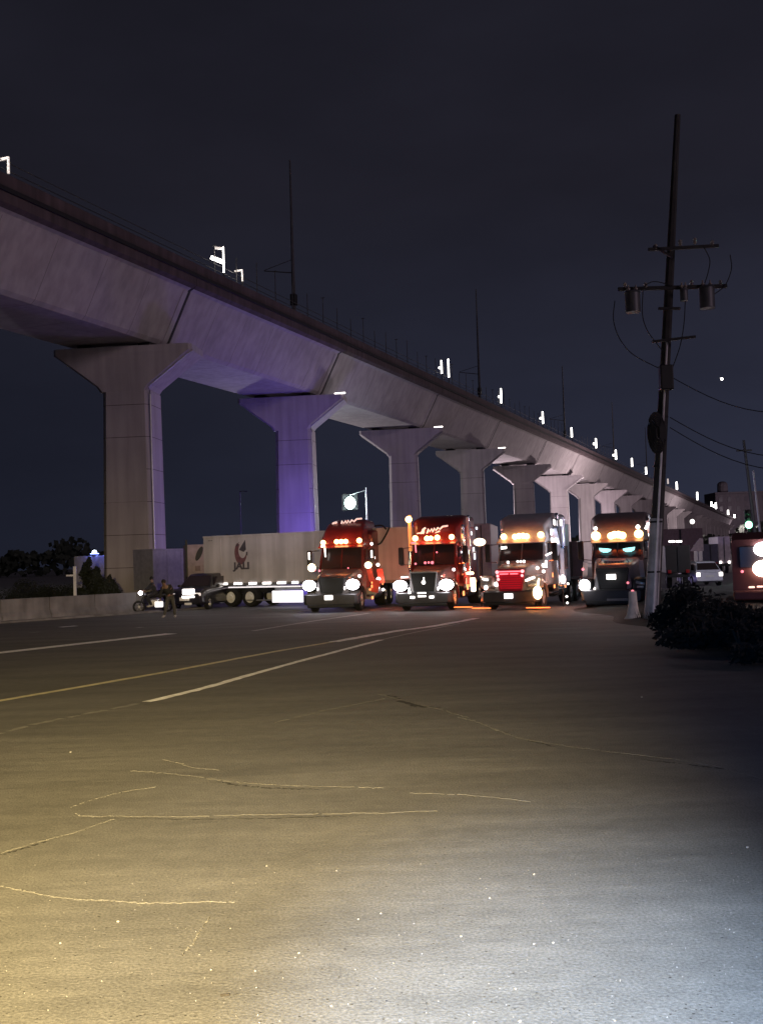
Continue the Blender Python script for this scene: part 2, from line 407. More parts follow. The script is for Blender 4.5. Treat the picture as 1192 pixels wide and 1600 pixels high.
def pier(Y, par):
    C_ = CW/2
    hw, hd = 1.52, 1.35
    b = B()
    def P(u, a, z): return vl(vd(Y, 0, z) + CD*u + AD*a)
    ch = .28
    def ring(hw_, hd_, z):
        return [P(C_-.15+x, y, z) for x, y in ((-hw_+ch, -hd_), (hw_-ch, -hd_), (hw_, -hd_+ch), (hw_, hd_-ch), (hw_-ch, hd_), (-hw_+ch, hd_), (-hw_, hd_-ch), (-hw_, -hd_+ch))]
    b.loft([ring(hw+.16, hd+.12, -.5), ring(hw+.06, hd+.05, ZC-8), ring(hw, hd, ZC-2.85)])
    col_ = b.go('pier', concrete, via)
    b = B()
    def sec(hw_, hd_, z, c2=.2):
        return [P(C_+x, y, z) for x, y in ((-hw_+c2, -hd_), (hw_-c2, -hd_), (hw_, -hd_+c2), (hw_, hd_-c2), (hw_-c2, hd_), (-hw_+c2, hd_), (-hw_, hd_-c2), (-hw_, -hd_+c2))]
    b.loft([sec(hw+.003, hd+.003, ZC-2.86), sec(hw+.25, hd+.02, ZC-2.5), sec(CW/2-.35, hd+.1, ZC-.62), sec(CW/2-.05, hd+.12, ZC-.42), sec(CW/2-.05, hd+.12, ZC-.02)])
    c_ = b.go('pier_cap', concrete, col_)
    for uu in (3.1, CW-2.0):
        q = P(uu, 0, ZC+.14); B().box(q, (.9, 1.6, .32), .03).go('bearing', jointm, col_)
    if Y < 240:
        b = B(); b.tube([P(-.02, -hd-.02, ZC-.45), P(.35, -hd-.10, ZC-.72), P(C_-.15-hw+.02 if False else 2.85, -hd-.08, ZC-2.62), P(C_-.15-hw-.07, -hd+.10, ZC-3.1), P(C_-.15-hw-.09, -hd+.10, ZC-8), P(C_-.15-hw-.20, -hd+.02, .3)], .055, 6)
        b.go('drain_pipe', steel, col_, True)
    if Y < 200:
        b = B(); z = 2.2
        while z < ZC-3.2:
            k = 1-(z+.5)/(ZC-2.35); q0_ = ring(hw+.004+.16*k, hd+.004+.12*k, z); q1_ = ring(hw+.004+.16*k, hd+.004+.12*k, z+.035)
            b.loft([q0_, q1_]); z += 2.05
        o_ = b.go('formwork_seam', concrete_dark, col_); o_['kind'] = 'stuff'
    return col_
for Y in PY: pier(Y, via)
ZB = ZC+.30
SEC = [(0.0, ZC+5.4), (0.0, ZC+4.0), (.30, ZC+3.82), (.55, ZC+3.70), (.62, ZC+3.60), (2.25, ZB+.22), (2.5, ZB),
       (W-2.5, ZB), (W-2.25, ZB+.22), (W-.62, ZC+3.60), (W-.55, ZC+3.70), (W-.30, ZC+3.82)]
def span(Y0, Y1, far=False):
    b = B()
    g = .13
    def ring(Y, s_, sec): return [vl(vd(Y, u, z) + AX*s_) for u, z in sec]
    girder = SEC[2:12]+[(W-.30, ZC+4.0), (.30, ZC+4.0)]
    b.loft([ring(Y0, g, girder), ring(Y1, -g, girder)])
    go_ = b.go('girder', concrete, via)
    # segment seams: thin ribs raised on the web, the girder is cast in segments
    b = B()
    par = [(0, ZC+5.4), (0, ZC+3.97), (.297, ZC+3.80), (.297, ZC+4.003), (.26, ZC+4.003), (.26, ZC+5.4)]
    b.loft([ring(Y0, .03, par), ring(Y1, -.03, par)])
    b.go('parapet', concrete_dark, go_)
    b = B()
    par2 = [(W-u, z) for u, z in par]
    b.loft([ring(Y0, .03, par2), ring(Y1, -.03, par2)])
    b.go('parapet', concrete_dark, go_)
    # thick end diaphragm collar of the girder at each pier
    for Yq, s0, s1 in ((Y0, .14, .62), (Y1, -.62, -.14)):
        b = B(); n_ = 9
        outer = [(u+(-.05 if u < W/2 else .05), z) for u, z in SEC[4:10]]; outer[2] = (outer[2][0], ZB-.05); outer[3] = (outer[3][0], ZB-.05)
        b.loft([ring(Yq, s0, outer), ring(Yq, s1, outer)])
        b.go('end_collar', concrete, go_)
    return go_
for i in range(len(PY)-1): span(PY[i], PY[i+1])
span(PY[0]-2*gap, PY[0])
b = B()
for Y in PY:
    sec2 = [(u-.03 if u < W/2 else u+.03, z-(.02 if z < ZC+1 else 0)) for u, z in SEC[2:12]]+[(W-.5, ZC+3.9), (.5, ZC+3.9)]
    b.loft([[vl(vd(Y, u, z)+AX*-.12) for u, z in sec2], [vl(vd(Y, u, z)+AX*.12) for u, z in sec2]])
jj = b.go('expansion_joint', jointm, via); jj['kind'] = 'stuff'
b = B()
for i in range(6):
    for k in range(1, 6):
        Yk = PY[i]+(PY[i+1]-PY[i])*k/6
        sec3 = [(u-.004 if u < W/2 else u+.004, z-(.004 if z < ZC+1 else 0)) for u, z in SEC[4:10]]
        b.loft([[vl(vd(Yk, u, z)+AX*-.015) for u, z in sec3], [vl(vd(Yk, u, z)+AX*.015) for u, z in sec3]])
o_ = b.go('segment_seam', mat('seam grey', (.20, .18, .185), .9), via); o_['kind'] = 'stuff'
# services under the wing: cable trough and thin posts along the parapet
b = B()
b.loft([[vl(vd(20, u, z)) for u, z in ((-.12, ZC+4.5), (-.003, ZC+4.5), (-.003, ZC+4.72), (-.12, ZC+4.72))], [vl(vd(640, u, z)) for u, z in ((-.12, ZC+4.5), (-.003, ZC+4.5), (-.003, ZC+4.72), (-.12, ZC+4.72))]])
b.go('cable_duct', darksteel, via)
Yp = 68.0; k = 0
while Yp < 225:
    h_ = random.uniform(1.9, 2.7)
    a_ = vl(vd(Yp, .55, ZC+4.05)); c_ = vl(vd(Yp, .55, ZC+5.35+h_))
    b = B(); b.cyl(a_, c_, .045, .03, 6)
    if k % 3 == 0: b.box(c_, (.3, .06, .06))
    b.go('rail_post', maststeel, via); Yp += 2.65*random.uniform(.93, 1.07); k += 1
# handrail
b = B()
for z in (.95, .55):
    b.tube([vl(vd(y_, .55, ZC+5.35+z)) for y_ in (25, 640)], .025, 5)
b.go('hand_rail', maststeel, via)
# catenary masts
for i, (px_, top_) in enumerate([(460, 250), (745, 452), (875, 572), (950, 628), (1000, 668)]):
    q = plane_hit(px_, 500, 1.6); Yq = q.y; base = Vector((q.x, q.y, ZC+4.1))
    tz = at(px_, top_, Yq).z
    pos = ['nearest the camera, above the second pier', 'second from the left, over the middle spans', 'third from the left, over the far spans',
           'above the far piers, second from the right', 'right beside the utility pole, farthest and smallest'][i]
    o = empty('catenary_mast', base, -TH, 'tall thin mast on the viaduct, '+pos, 'mast', 'tall masts along the viaduct deck')
    B().cyl((0, 0, 0), (0, 0, tz-base.z), .19, .07, 8).go('mast_tube', maststeel, o)
    B().box((0, 0, .15), (.6, .6, .3), .02).go('mast_foot', concrete_dark, o)
    b = B(); b.cyl((0, 0, 5.2), (-2.6, 0, 5.7), .05, .04, 6); b.cyl((0, 0, 6.3), (-2.6, 0, 5.75), .03, .03, 6); b.go('cantilever', maststeel, o)
    B().box((0, 0, 3.0), (.45, .5, .9), .04).go('mast_box', darksteel, o)
# lit work lamps along the parapet
LP = [(14, 272, 245, 'L'), (350, 427, 386, 'Y'), (379, 440, 421, 'L'), (701, 590, 561, 'I'), (690, 584, 563, 'F'), (783, 630, 607, 'F'), (848, 662, 643, 'F'), (893, 683, 668, 'I'),
      (931, 700, 685, 'F'), (962, 718, 703, 'F'), (987, 729, 716, 'I'), (1009, 741, 730, 'I'), (1043, 756, 748, 'I'), (1057, 765, 753, 'I'),
      (1089, 781, 769, 'I'), (1111, 791, 784, 'I'), (1118, 795, 785, 'F'), (1137, 805, 797, 'I'), (1147, 811, 804, 'I')]
WH = ['hook shaped lamp post at the far left of the viaduct', 'brightest lamp, beside the white lit box on the parapet', 'small hooked lamp just right of the white lit box',
      'right one of the two lamps above the middle piers', 'left one of the two lamps above the middle piers', 'lamp alone, next right of the pair above the middle piers',
      'second lamp right of the pair above the middle piers', 'third lamp right of the pair above the middle piers', 'fourth lamp right of the pair', 'fifth lamp right of the pair',
      'second lamp left of the utility pole', 'last lamp before the utility pole on its left', 'faint lamp just right of the utility pole', 'second lamp right of the utility pole',
      'lamp alone between the utility pole and the far tower', 'left one of two close lamps in front of the far building', 'right one of two close lamps in front of the far building',
      'second last lamp at the far end of the viaduct', 'last lamp at the far end of the viaduct']
for i, (px_, yb_, yt_, kd) in enumerate(LP):
    q = plane_hit(px_, yb_, .14); Yq = q.y; zt = at(px_, yt_, Yq).z
    zb = ZC+5.4; h_ = max(.5, zt-zb); s_ = Yq/65*.6
    o = empty('work_lamp', (q.x, q.y, zb), -TH, WH[i][0].upper()+WH[i][1:] if False else 'lit '+WH[i] if i not in (3, 4) else 'lit '+WH[i], 'lamp', 'lit lamps along the viaduct parapet')
    zl = max(.1, h_-max(.5, (yb_-yt_)/1600*Yq))
    lm = dimlamp if i in (0, 2, 12) else bare_l
    r_ = .09*s_ if i not in (0, 2) else .065
    if zl > .15: B().cyl((0, 0, 0), (0, 0, zl), .05, .05, 6).go('post', darksteel, o)
    B().cyl((0, 0, zl), (0, 0, h_), r_, r_*.85, 8).go('light_tube', lm, o)
    if kd == 'L': B().box((-.28, 0, h_-.05), (.62, .14, .11), .02).go('lamp_head', lm, o)
    if kd == 'Y':
        B().box((-.4, 0, h_-.02), (.55, .16, .16), .03, rot=Matrix.Rotation(.25, 4, 'Y')).go('lamp_head', dimlamp, o)
        B().box((-.50, 0, h_*.62), (.95, .25, .26), .03, rot=Matrix.Rotation(.45, 4, 'Y')).go('lit_box', bare_l, o)
    if kd == 'F': B().ball((-.22*s_, 0, zl+(h_-zl)*.45), .13*s_, 8).go('lamp_head', bare_l, o)
    if kd in 'YL': pl(o, (0, -.8, h_*.7), 25, (1, .9, .8), .1)
# floodlights fixed at pier caps underneath
for i, (pi_, du) in enumerate([(2, .35), (3, .5), (4, .4)]):
    o = empty('underdeck_lamp', vd(PY[pi_], du, ZC-.02) - AD*1.25, -TH, 'slim white lamp glinting on the tip of the ' + ['second', 'third', 'fourth'][i] + ' pier cap from the left', 'lamp', 'slim lamps on the pier cap tips')
    B().box((0, 0, .10), (.95, .18, .12), .02).go('light_bar', small_w, o)
    B().box((0, .1, .03), (.7, .1, .08), .02).go('bracket', darksteel, o)

# ------------------------------------------------------------------ roadside wall, left
A_ = gnd(-220, 947, 1.0); B_ = gnd(0, 937, 1.0); C2 = gnd(100, 931.5, 1.0); D_ = gnd(222, 925, 1.0)
dirw = (D_-B_); dirw.z = 0; dirw.normalize()
wall = empty('roadside_wall', (B_.x, B_.y, 0), math.atan2(dirw.y, dirw.x), 'low weathered concrete barrier wall along the road at the left edge', 'wall')
L_ = (Vector((D_.x, D_.y, 0))-Vector((B_.x, B_.y, 0))).length
x_ = -12.0
while x_ < L_:
    l_ = min(2.4, L_-x_)
    B().loft([[(xx, -.28, -.1), (xx, .28, -.1), (xx, .26, .2), (xx, .11, .42), (xx, .09, 1.0), (xx, -.09, 1.0), (xx, -.11, .42), (xx, -.26, .2)] for xx in (x_+.012, x_+l_-.012)]).go('wall_segment', wallc, wall, bevel=.012)
    x_ += 2.4
kb = B(); kb.box((L_/2-4, -1.2, .05), (L_+14, .35, .1), .02)
kb.go('kerb', wallc, wall)

# ------------------------------------------------------------------ foliage
leafm = mat('dark foliage', (.011, .012, .009), .8, var=.4, scale=3)
leafd = mat('conifer foliage', (.016, .022, .015), .85, var=.4, scale=3)
bark = mat('bark', (.05, .04, .03), .95)
def crown(blobs, n, size, name, m, parent):
    b = B()
    for _ in range(n):
        c, r = random.choice(blobs); c = Vector(c)
        d = Vector((random.gauss(0, 1), random.gauss(0, 1), random.gauss(0, 1))).normalized()
        p = c + Vector((d.x*r[0], d.y*r[1], d.z*r[2]))*random.uniform(.45, 1.08)
        if p.z < .02: continue
        a = Vector((random.gauss(0, 1), random.gauss(0, 1), random.gauss(0, .7))).normalized(); s_ = size*random.uniform(.6, 1.4)
        q = a.orthogonal().normalized()*s_*.5
        vs = [b.bm.verts.new(p-a*s_), b.bm.verts.new(p+q), b.bm.verts.new(p+a*s_), b.bm.verts.new(p-q)]
        b.bm.faces.new(vs)
    return b.go(name, m, parent)
def bush(name, loc, w_, h_, n, size, label, cat, m=leafm, group=None, seed=0):
    random.seed(seed+11)
    o = empty(name, loc, 0, label, cat, group)
    bl = []
    for _ in range(9):
        r = random.uniform(.28, .5)*min(w_, h_*1.3)
        x, y = random.uniform(-.5, .5)*w_, random.uniform(-.35, .35)*w_
        z = random.uniform(.2, 1)*(h_-r*.8)*max(.35, 1-abs(x)/w_*.9)
        bl.append(((x, y, z), (r, r, r*.85)))
    b = B()
    for _ in range(7):
        x, y = random.uniform(-.3, .3)*w_, random.uniform(-.3, .3)*w_
        b.tube([(x*.2, y*.2, 0), (x*.6, y*.6, h_*.35), (x, y, h_*.75)], [.04, .03, .012], 5)
    b.go('stem', bark, o)
    crown(bl, n, size, 'foliage', m, o); return o
def conifer(loc, h_, r0, label, seed, group=None):
    random.seed(seed)
    o = empty('conifer_tree', loc, 0, label, 'tree', group)
    b = B(); b.tube([(0, 0, -.1), (0.03, 0, h_*.5), (0, 0, h_*.97)], [.12, .07, .02], 7); b.go('trunk', bark, o)
    bl = []
    for k in range(26):
        t = k/26; rr = r0*(1-t)*random.uniform(.7, 1.15)+.08; a = random.uniform(0, 2*PI)
        bl.append(((math.cos(a)*rr*.6, math.sin(a)*rr*.6, .3+t*(h_-.5)), (rr*.6, rr*.6, .22+.1*rr)))
    crown(bl, 2600, .10, 'crown', leafd, o); return o
for i, (px_, yt_, Y, r0) in enumerate([(138, 868, 58, .75), (152, 884, 57, .7), (171, 898, 56, .6)]):
    q = at(px_, yt_, Y)
    conifer((q.x, Y, 0), q.z, r0*1.5, ['tallest dark pointed tree standing behind the wall, left of the first pier', 'middle dark pointed tree behind the wall under the blue beacons', 'lowest dark tree behind the wall, touching the first pier'][i], 40+i, 'dark trees behind the roadside wall')
for i, (px_, yt_, Y, w_) in enumerate([(12, 908, 62, 3.5), (52, 900, 66, 3.5), (92, 906, 62, 2.6), (-40, 880, 66, 6)]):
    q = at(px_, yt_, Y)
    if px_ < -20: continue
    bush('shrub', (q.x, Y, 0), w_, q.z, 6500, .055, ['leafy dark shrub behind the wall at the very left edge', 'tallest leafy dark shrub behind the wall, second from the left', 'leafy dark shrub behind the wall beside the white post'][i], 'shrub', leafd, 'shrubs behind the roadside wall', i)
# dark hedge clumps on the right verge
HB = [(1072, 908, 26, 1.2), (1112, 926, 24.5, 1.4), (1150, 944, 24, 1.4), (1196, 950, 22, 1.5), (1098, 962, 22.5, 1.1), (1160, 975, 21, 1.3), (1212, 1000, 19, 1.4)]
HL = ['tallest dark bush just right of the utility pole', 'dark bush below the white car', 'dark bush between the white car and the red truck', 'dark bush at the right edge under the red truck',
      'low dark bush in front, nearest the foot of the utility pole', 'low dark bush in front near the right edge', 'low bush cut by the right edge, closest to the camera']
for i, (px_, yt_, Y, w_) in enumerate(HB):
    q = at(px_, yt_, Y)
    bush('bush', (q.x, Y, .15), w_, q.z-.1, 3200, .07, HL[i], 'bush', leafm, 'dark bushes on the right verge', 20+i)
random.seed(99)
# tufts of grass around the verge
b = B()
for _ in range(3500):
    y_ = random.uniform(20, 34); x_ = 8.2+2.6*max(0, (31-y_)/12)**1.2+abs(random.gauss(0, 2.2)); h_ = random.uniform(.06, .28)
    a = random.uniform(0, PI); dx, dy = math.cos(a)*.012, math.sin(a)*.012; lx, ly = random.gauss(0, .06), random.gauss(0, .06)
    b.bm.faces.new([b.bm.verts.new((x_-dx, y_-dy, .05)), b.bm.verts.new((x_+dx, y_+dy, .05)), b.bm.verts.new((x_+lx, y_+ly, .2+h_))])
tag(b.go('grass', leafm), 'dry dark grass growing on the verge around the pole', 'grass', kind='stuff')

# ------------------------------------------------------------------ utility pole
Pb = gnd(1017, 972); PT = at(1058, 180, Pb.y+.5)
pole = empty('utility_pole', (Pb.x, Pb.y, 0), 0, 'tall leaning utility pole with transformers, hanging cable loops and a pale lower shaft', 'utility pole')
T_ = Vector((PT.x-Pb.x, PT.y-Pb.y, PT.z))
def pp(h): return T_*(h/T_.z)
b = B(); b.cyl((0, 0, -.3), T_, .235, .10, 8); b.go('shaft', woodpole, pole)
def hz(px_, py_): return at(px_, py_, Pb.y).z
print('pole', Pb, T_)
def q2(px_, py_, dy=0): v = at(px_, py_, Pb.y+dy); return Vector((v.x-Pb.x, v.y-Pb.y, v.z))
for (x1, y1, x2, y2, r) in [(1012, 390, 1122, 384, .05), (965, 452, 1135, 447, .06), (1028, 482, 1062, 482, .04), (1018, 534, 1086, 526, .04), (1020, 384, 1050, 402, .035)]:
    b = B(); a, c = q2(x1, y1, -.2), q2(x2, y2, -.2); b.box((a+c)/2, ((c-a).length, .1, r*2), .01, rot=Matrix.Rotation(-math.atan2(c.z-a.z, c.x-a.x), 4, 'Y')); b.go('crossarm', darksteel, pole)
for (x1, y1, h_, r) in [(988, 473, .62, .24), (1104, 466, .66, .24), (1068, 462, .34, .12)]:
    c = q2(x1, y1, -.35); b = B()
    b.cyl(c-Vector((0, 0, h_/2)), c+Vector((0, 0, h_/2)), r, r, 14); b.cyl(c+Vector((0, 0, h_/2)), c+Vector((0, 0, h_/2+.06)), r*1.1, r*.9, 14)
    tr = b.go('transformer', mat('transformer tank', (.10, .10, .11), .5, .3), pole, True)
    b = B()
    for s_ in (-1, 1):
        b.cyl(c+Vector((s_*r*.5, 0, h_/2+.06)), c+Vector((s_*r*.5, 0, h_/2+.26)), .035, .02, 7)
        b.cyl(c+Vector((s_*r*.5, 0, h_/2+.12)), c+Vector((s_*r*.5, 0, h_/2+.15)), .06, .06, 8)
    b.go('bushing', mat('porcelain', (.3, .25, .22), .3), tr)
for (x1, y1) in [(1062, 380), (1085, 377), (1112, 381), (1024, 387), (976, 447), (1008, 447), (1080, 443), (1125, 443)]:
    c = q2(x1, y1, -.2); b = B(); b.cyl(c-Vector((0, 0, .1)), c+Vector((0, 0, .12)), .03, .02, 7)
    for k in range(3): b.cyl(c+Vector((0, 0, -.06+.06*k)), c+Vector((0, 0, -.03+.06*k)), .065, .05, 8)
    b.go('insulator', mat('porcelain', (.3, .25, .22), .3), pole)
def cableloop(pts, r=.016, par=pole):
    b = B(); b.tube(smooth_path([q2(x, y, dy) for x, y, dy in pts], 8), r, 5); return b.go('cable', cable, par)
cableloop([(960, 470, -.3), (958, 500, -.4), (968, 530, -.4), (990, 555, -.3), (1034, 578, -.1)])
cableloop([(1004, 455, -.3), (1003, 490, -.3), (1010, 515, -.3), (1024, 535, -.2), (1036, 550, -.1)])
cableloop([(1070, 470, -.3), (1068, 505, -.3), (1062, 540, -.2), (1050, 575, -.1)])
cableloop([(1140, 398, -.3), (1142, 420, -.3), (1132, 446, -.3), (1112, 462, -.3)])
cableloop([(1100, 444, -.3), (1106, 424, -.3), (1108, 405, -.3), (1098, 384, -.3)])
cableloop([(1050, 446, -.3), (1020, 440, -.3), (1000, 452, -.3), (985, 462, -.3)])
# rolled spare cable strapped to the shaft
c = q2(1029, 676, -.32); b = B()
for k in range(7):
    rx, rz_ = .27-.035*k, .66-.07*k
    b.tube([c+Vector((math.cos(a*PI/9)*rx-.05, -.03*k+.1, math.sin(a*PI/9)*rz_)) for a in range(19)], .04, 5)
b.go('cable_coil', cable, pole, True)
c = q2(1040, 590, -.3); B().box(c, (.42, .3, .8), .04).go('junction_box', black, pole)
# conduit running down the pole, coloured pale to imitate a lit highlight
b = B(); B().cyl(pp(-.05), pp(3.3), .240, .214, 10).go('painted_light_base', mat('pole lit tone', (.44, .42, .43), .75, var=.25, scale=3, bump=.4, bscale=20, streak=.4), pole); off = Vector((-.02, -.27, 0))  # pale sleeve imitates light falling on the lower shaft
b.tube([pp(.1)+off, pp(4)+off*.92, pp(9)+off*.8], .035, 8); b.go('conduit', mat('pale conduit', (.75, .72, .74), .5), pole)
for i, (h_,) in enumerate([(1.6,), (3.2,), (5.0,), (6.6,)]):
    b = B(); b.cyl(pp(h_)-Vector((0, 0, .03)), pp(h_)+Vector((0, 0, .03)), .245-.007*h_, .245-.007*h_, 10); b.go('strap', darksteel, pole)
# wires leaving to the right
for (x1, y1, x2, y2, Y2, lb) in [(1046, 652, 1290, 712, 30, 'upper'), (1046, 668, 1290, 735, 30, 'lower'), (1050, 590, 1290, 640, 29, 'high')]:
    a = at(x1, y1, Pb.y); c = at(x2, y2, Y2); pts = []
    for k in range(13):
        t = k/12; p = a.lerp(c, t); p.z -= .5*math.sin(PI*t); pts.append(p)
    b = B(); b.tube(pts, .014, 5)
    tag(b.go('overhead_wire', cable), {'upper': 'middle wire of three leaving the utility pole rightwards, above the cable roll', 'lower': 'lowest dark wire leaving the utility pole to the right, at the cable roll', 'high': 'highest dark wire leaving the utility pole to the right, at the junction box'}[lb], 'wire', 'wires leaving the utility pole')
# flared concrete foot beside the pole
q = gnd(990, 969)
b = B(); prof = [(.31, 0), (.30, .06), (.22, .18), (.155, .5), (.135, .9), (.125, .95), (.0, .96)]
rings = []
for r_, z_ in prof[:-1]: rings.append([(math.cos(a*PI/8)*r_*(1.05 if math.cos(a*PI/8) < 0 else .9), math.sin(a*PI/8)*r_, z_) for a in range(16)])
b.loft(rings); o = b.go('concrete_bollard', mat('pale concrete', (.75, .68, .60), .9, var=.2, scale=5, bump=.4, bscale=20), None, True)
o.location = (q.x, q.y, 0); tag(o, 'pale flared concrete bollard standing left of the utility pole', 'bollard')
# second pole top at the right edge and two farther poles
q = at(1190, 300, 26)
o = empty('utility_pole', (q.x+.15, 26, 0), 0, 'dark utility pole cut by the right edge of the picture', 'utility pole')
B().cyl((0, 0, -.1), (0, 0, q.z), .17, .10, 8).go('shaft', darksteel, o)
B().box((.35, 0, q.z-1.0), (.8, .12, .12), .01).go('crossarm', darksteel, o)
for i, (xb, yb, xt, yt, Y, r, lb) in enumerate([(1185, 880, 1161, 688, 60, .13, 'thin dark leaning pole at the right, beside the green traffic light'), (1190, 860, 1176, 735, 75, .10, 'fainter thin pole, rightmost of the two beyond the green light')]):
    a, c = at(xb, yb, Y), at(xt, yt, Y); g = a-(c-a)*(a.z/(c.z-a.z))
    o = empty('lamp_pole', g, 0, lb, 'pole')
    B().cyl((0, 0, 0), c-g, r, r*.6, 8).go('shaft', steel if i else darksteel, o)
    if i == 0: B().box(c-g+Vector((0, 0, -.6)), (.9, .1, .1), .01).go('crossarm', darksteel, o)
    B().cyl((0, 0, -.2), (0, 0, .25), r*1.8, r*1.5, 8).go('pole_foot', concrete_dark, o)

# ------------------------------------------------------------------ trucks
def wheel(par, x, y, z, r=.52, wd=.28, hub=rimm, name='wheel'):
    o = B()
    prof = [(r*.60, -wd/2), (r*.93, -wd/2), (r, -wd*.36), (r, wd*.36), (r*.93, wd/2), (r*.60, wd/2)]
    rings = []
    for rr, xx in prof: rings.append([(x+xx, y+math.cos(a*PI/12)*rr, z+math.sin(a*PI/12)*rr) for a in range(24)])
    rings.append(rings[0]); o.loft(rings, cap=False)
    t = o.go(name, rubber, par, True)
    b = B(); s_ = 1 if x > 0 else -1
    b.cyl((x-wd*.42, y, z), (x+wd*.42, y, z), r*.60, r*.60, 20)
    b.cyl((x+s_*wd*.42, y, z), (x+s_*wd*.55, y, z), r*.24, r*.18, 10)
    for k in range(8):
        a = k*PI/4; b.cyl((x+s_*wd*.42, y+math.cos(a)*r*.4, z+math.sin(a)*r*.4), (x+s_*wd*.47, y+math.cos(a)*r*.4, z+math.sin(a)*r*.4), .035, .03, 6)
    b.go('rim', hub, t, True)
    return t
def quadpanel(b, pts, th):   # thin slab from 4 corners
    P = [Vector(p) for p in pts]; n = (P[1]-P[0]).cross(P[3]-P[0]).normalized()*th
    b.loft([[p for p in P], [p+n for p in P]])
def truck(label, loc, head, s):
    t = empty('truck', loc, head, label, 'truck', 'trucks parked side by side facing the camera')
    paint = s['paint']; upper = s.get('upper', paint); H = s['H']; hw = s.get('hood_w', 1.0)
    ww = 1.24
    B().box((0, 4.2, .78), (.9, 7.6, .28), .02).go('chassis', darksteel, t)
    # hood
    ht = s.get('hood_z', 1.72); nose = s.get('nose', .35)
    b = B()
    b.loft([rrect(hw*1.36, .80, ht-.22, nose, .12, wt=hw*1.22), rrect(hw*1.5, .78, ht-.03, nose+.18, .16, wt=hw*1.34), rrect(hw*1.68, .78, ht+.10, nose+.8, .18, wt=hw*1.5),
            rrect(hw*1.95, .78, ht+.24, 2.0, .2, wt=hw*1.75), rrect(hw*2.0, .78, ht+.26, 2.25, .2, wt=hw*1.78)])
    hood = b.go('hood', paint, t, True)
    # fenders
    for sx_ in (-1, 1):
        b = B(); n = 9
        r0, r1 = .60, .68; x0, x1 = sx_*.72*hw, sx_*1.21
        secs = []
        for k in range(n):
            a = R_(-8 + 196*k/(n-1)); cy = 1.15-math.cos(a)*.70; cz = .55+math.sin(a)*.66
            cy1 = 1.15-math.cos(a)*.60; cz1 = .55+math.sin(a)*.55
            secs.append([(x0, cy, cz+.06), (x1-sx_*.06, cy, cz+.03), (x1, cy*.97+.03, cz-.03), (x1, cy1, cz1), (x0, cy1, cz1)])
        b.loft(secs); b.go('fender', s.get('fender', paint), t, True)
        wheel(t, sx_*1.03, 1.15, .52, hub=rimm)
        # headlight pod
        hx = s.get('head_x', .97)*sx_; hz_ = s.get('head_z', 1.12)
        b = B(); b.loft([rrect(.50, hz_-.20, hz_+.22, .14, .1, cx=hx), rrect(.60, hz_-.26, hz_+.26, .30, .1, cx=hx), rrect(.62, hz_-.28, hz_+.26, .62, .1, cx=hx)])
        pod = b.go('headlight_housing', s.get('pod', black), t, True)
        lit = s['head'][0 if sx_ < 0 else 1]
        if lit:
            b = B(); b.ball((hx, .12, hz_), .30*s.get('head_s', 1), 16, (1.02*s.get('head_ax', 1), .35, .78)); b.go('headlight', white_l, t, True)
            pl(t, (hx, -.35, hz_), 14, (1, .97, 1), .18)
            b = B(); b.ball((hx-sx_*.38, .17, hz_-.16), .055, 8, (.7, .6, 1.4)); b.go('fog_light', small_w, t)
        else:
            b = B(); b.box((hx, .11, hz_+.05), (.36, .05, .11), .03, rot=Matrix.Rotation(.25*sx_, 4, 'Y')); b.go('headlight', s.get('off_lamp', mat('clear lens', (.7, .7, .72), .1, .6)), t, True)
            b = B(); b.box((hx, .10, hz_-.10), (.26, .05, .10), .03); b.go('headlight', mat('clear lens', (.7, .7, .72), .1, .6), t, True)
    # grille
    gt, gb, gw0, gw1 = s.get('grille', (1.48, .84, 1.05, .86))
    b = B(); b.prism([(-gw0/2, gt), (gw0/2, gt), (gw1/2, gb), (-gw1/2, gb)], nose-.10, nose+.02); gr = b.go('grille', s.get('grille_m', black), t, bevel=.015)
    b = B(); nb = 9
    for k in range(nb):
        z = gb+.05+(gt-gb-.1)*k/(nb-1); ww_ = gw1+(gw0-gw1)*(z-gb)/(gt-gb)-.08
        b.box((0, nose-.115, z), (ww_, .03, .022), .004)
    g2 = b.go('grille_bars', s.get('bar_m', darksteel), gr); g2['kind'] = 'stuff'
    b = B(); e_ = .035
    for (p0, p1) in (((-gw0/2, gt), (gw0/2, gt)), ((gw0/2, gt), (gw1/2, gb)), ((gw1/2, gb), (-gw1/2, gb)), ((-gw1/2, gb), (-gw0/2, gt))):
        b.cyl((p0[0], nose-.11, p0[1]), (p1[0], nose-.11, p1[1]), e_, e_, 6)
    b.go('grille_surround', s.get('surround', darksteel), gr, True)
    if s.get('emblem'):
        b = B(); b.ball((0, nose-.14, s['emblem']), .085, 8, (1, .5, 1)); b.box((.02, nose-.14, s['emblem']+.14), (.04, .03, .16), .01); b.go('emblem', small_w if s.get('em_glow') else chrome, gr)
    # bumper
    b = B(); b.loft([rrect(2.2, .36, .76, -.05, .08), rrect(2.44, .34, .80, .06, .08), rrect(2.48, .34, .80, .34, .08)]); bu = b.go('bumper', s.get('bumper', paint), t, True)
    B().box((0, -.02, .28), (2.1, .08, .14), .03).go('air_dam', black, t)
    px0 = s.get('plate', (0, .60)); B().box((px0[0], -.10, px0[1]), (.36, .02, .2), .01).go('number_plate', s.get('plate_m', small_w), t)
    # cab
    cw = s.get('cab_w', 2.12); wt = s.get('ws_top', 2.92); wb = ht+.24
    b = B()
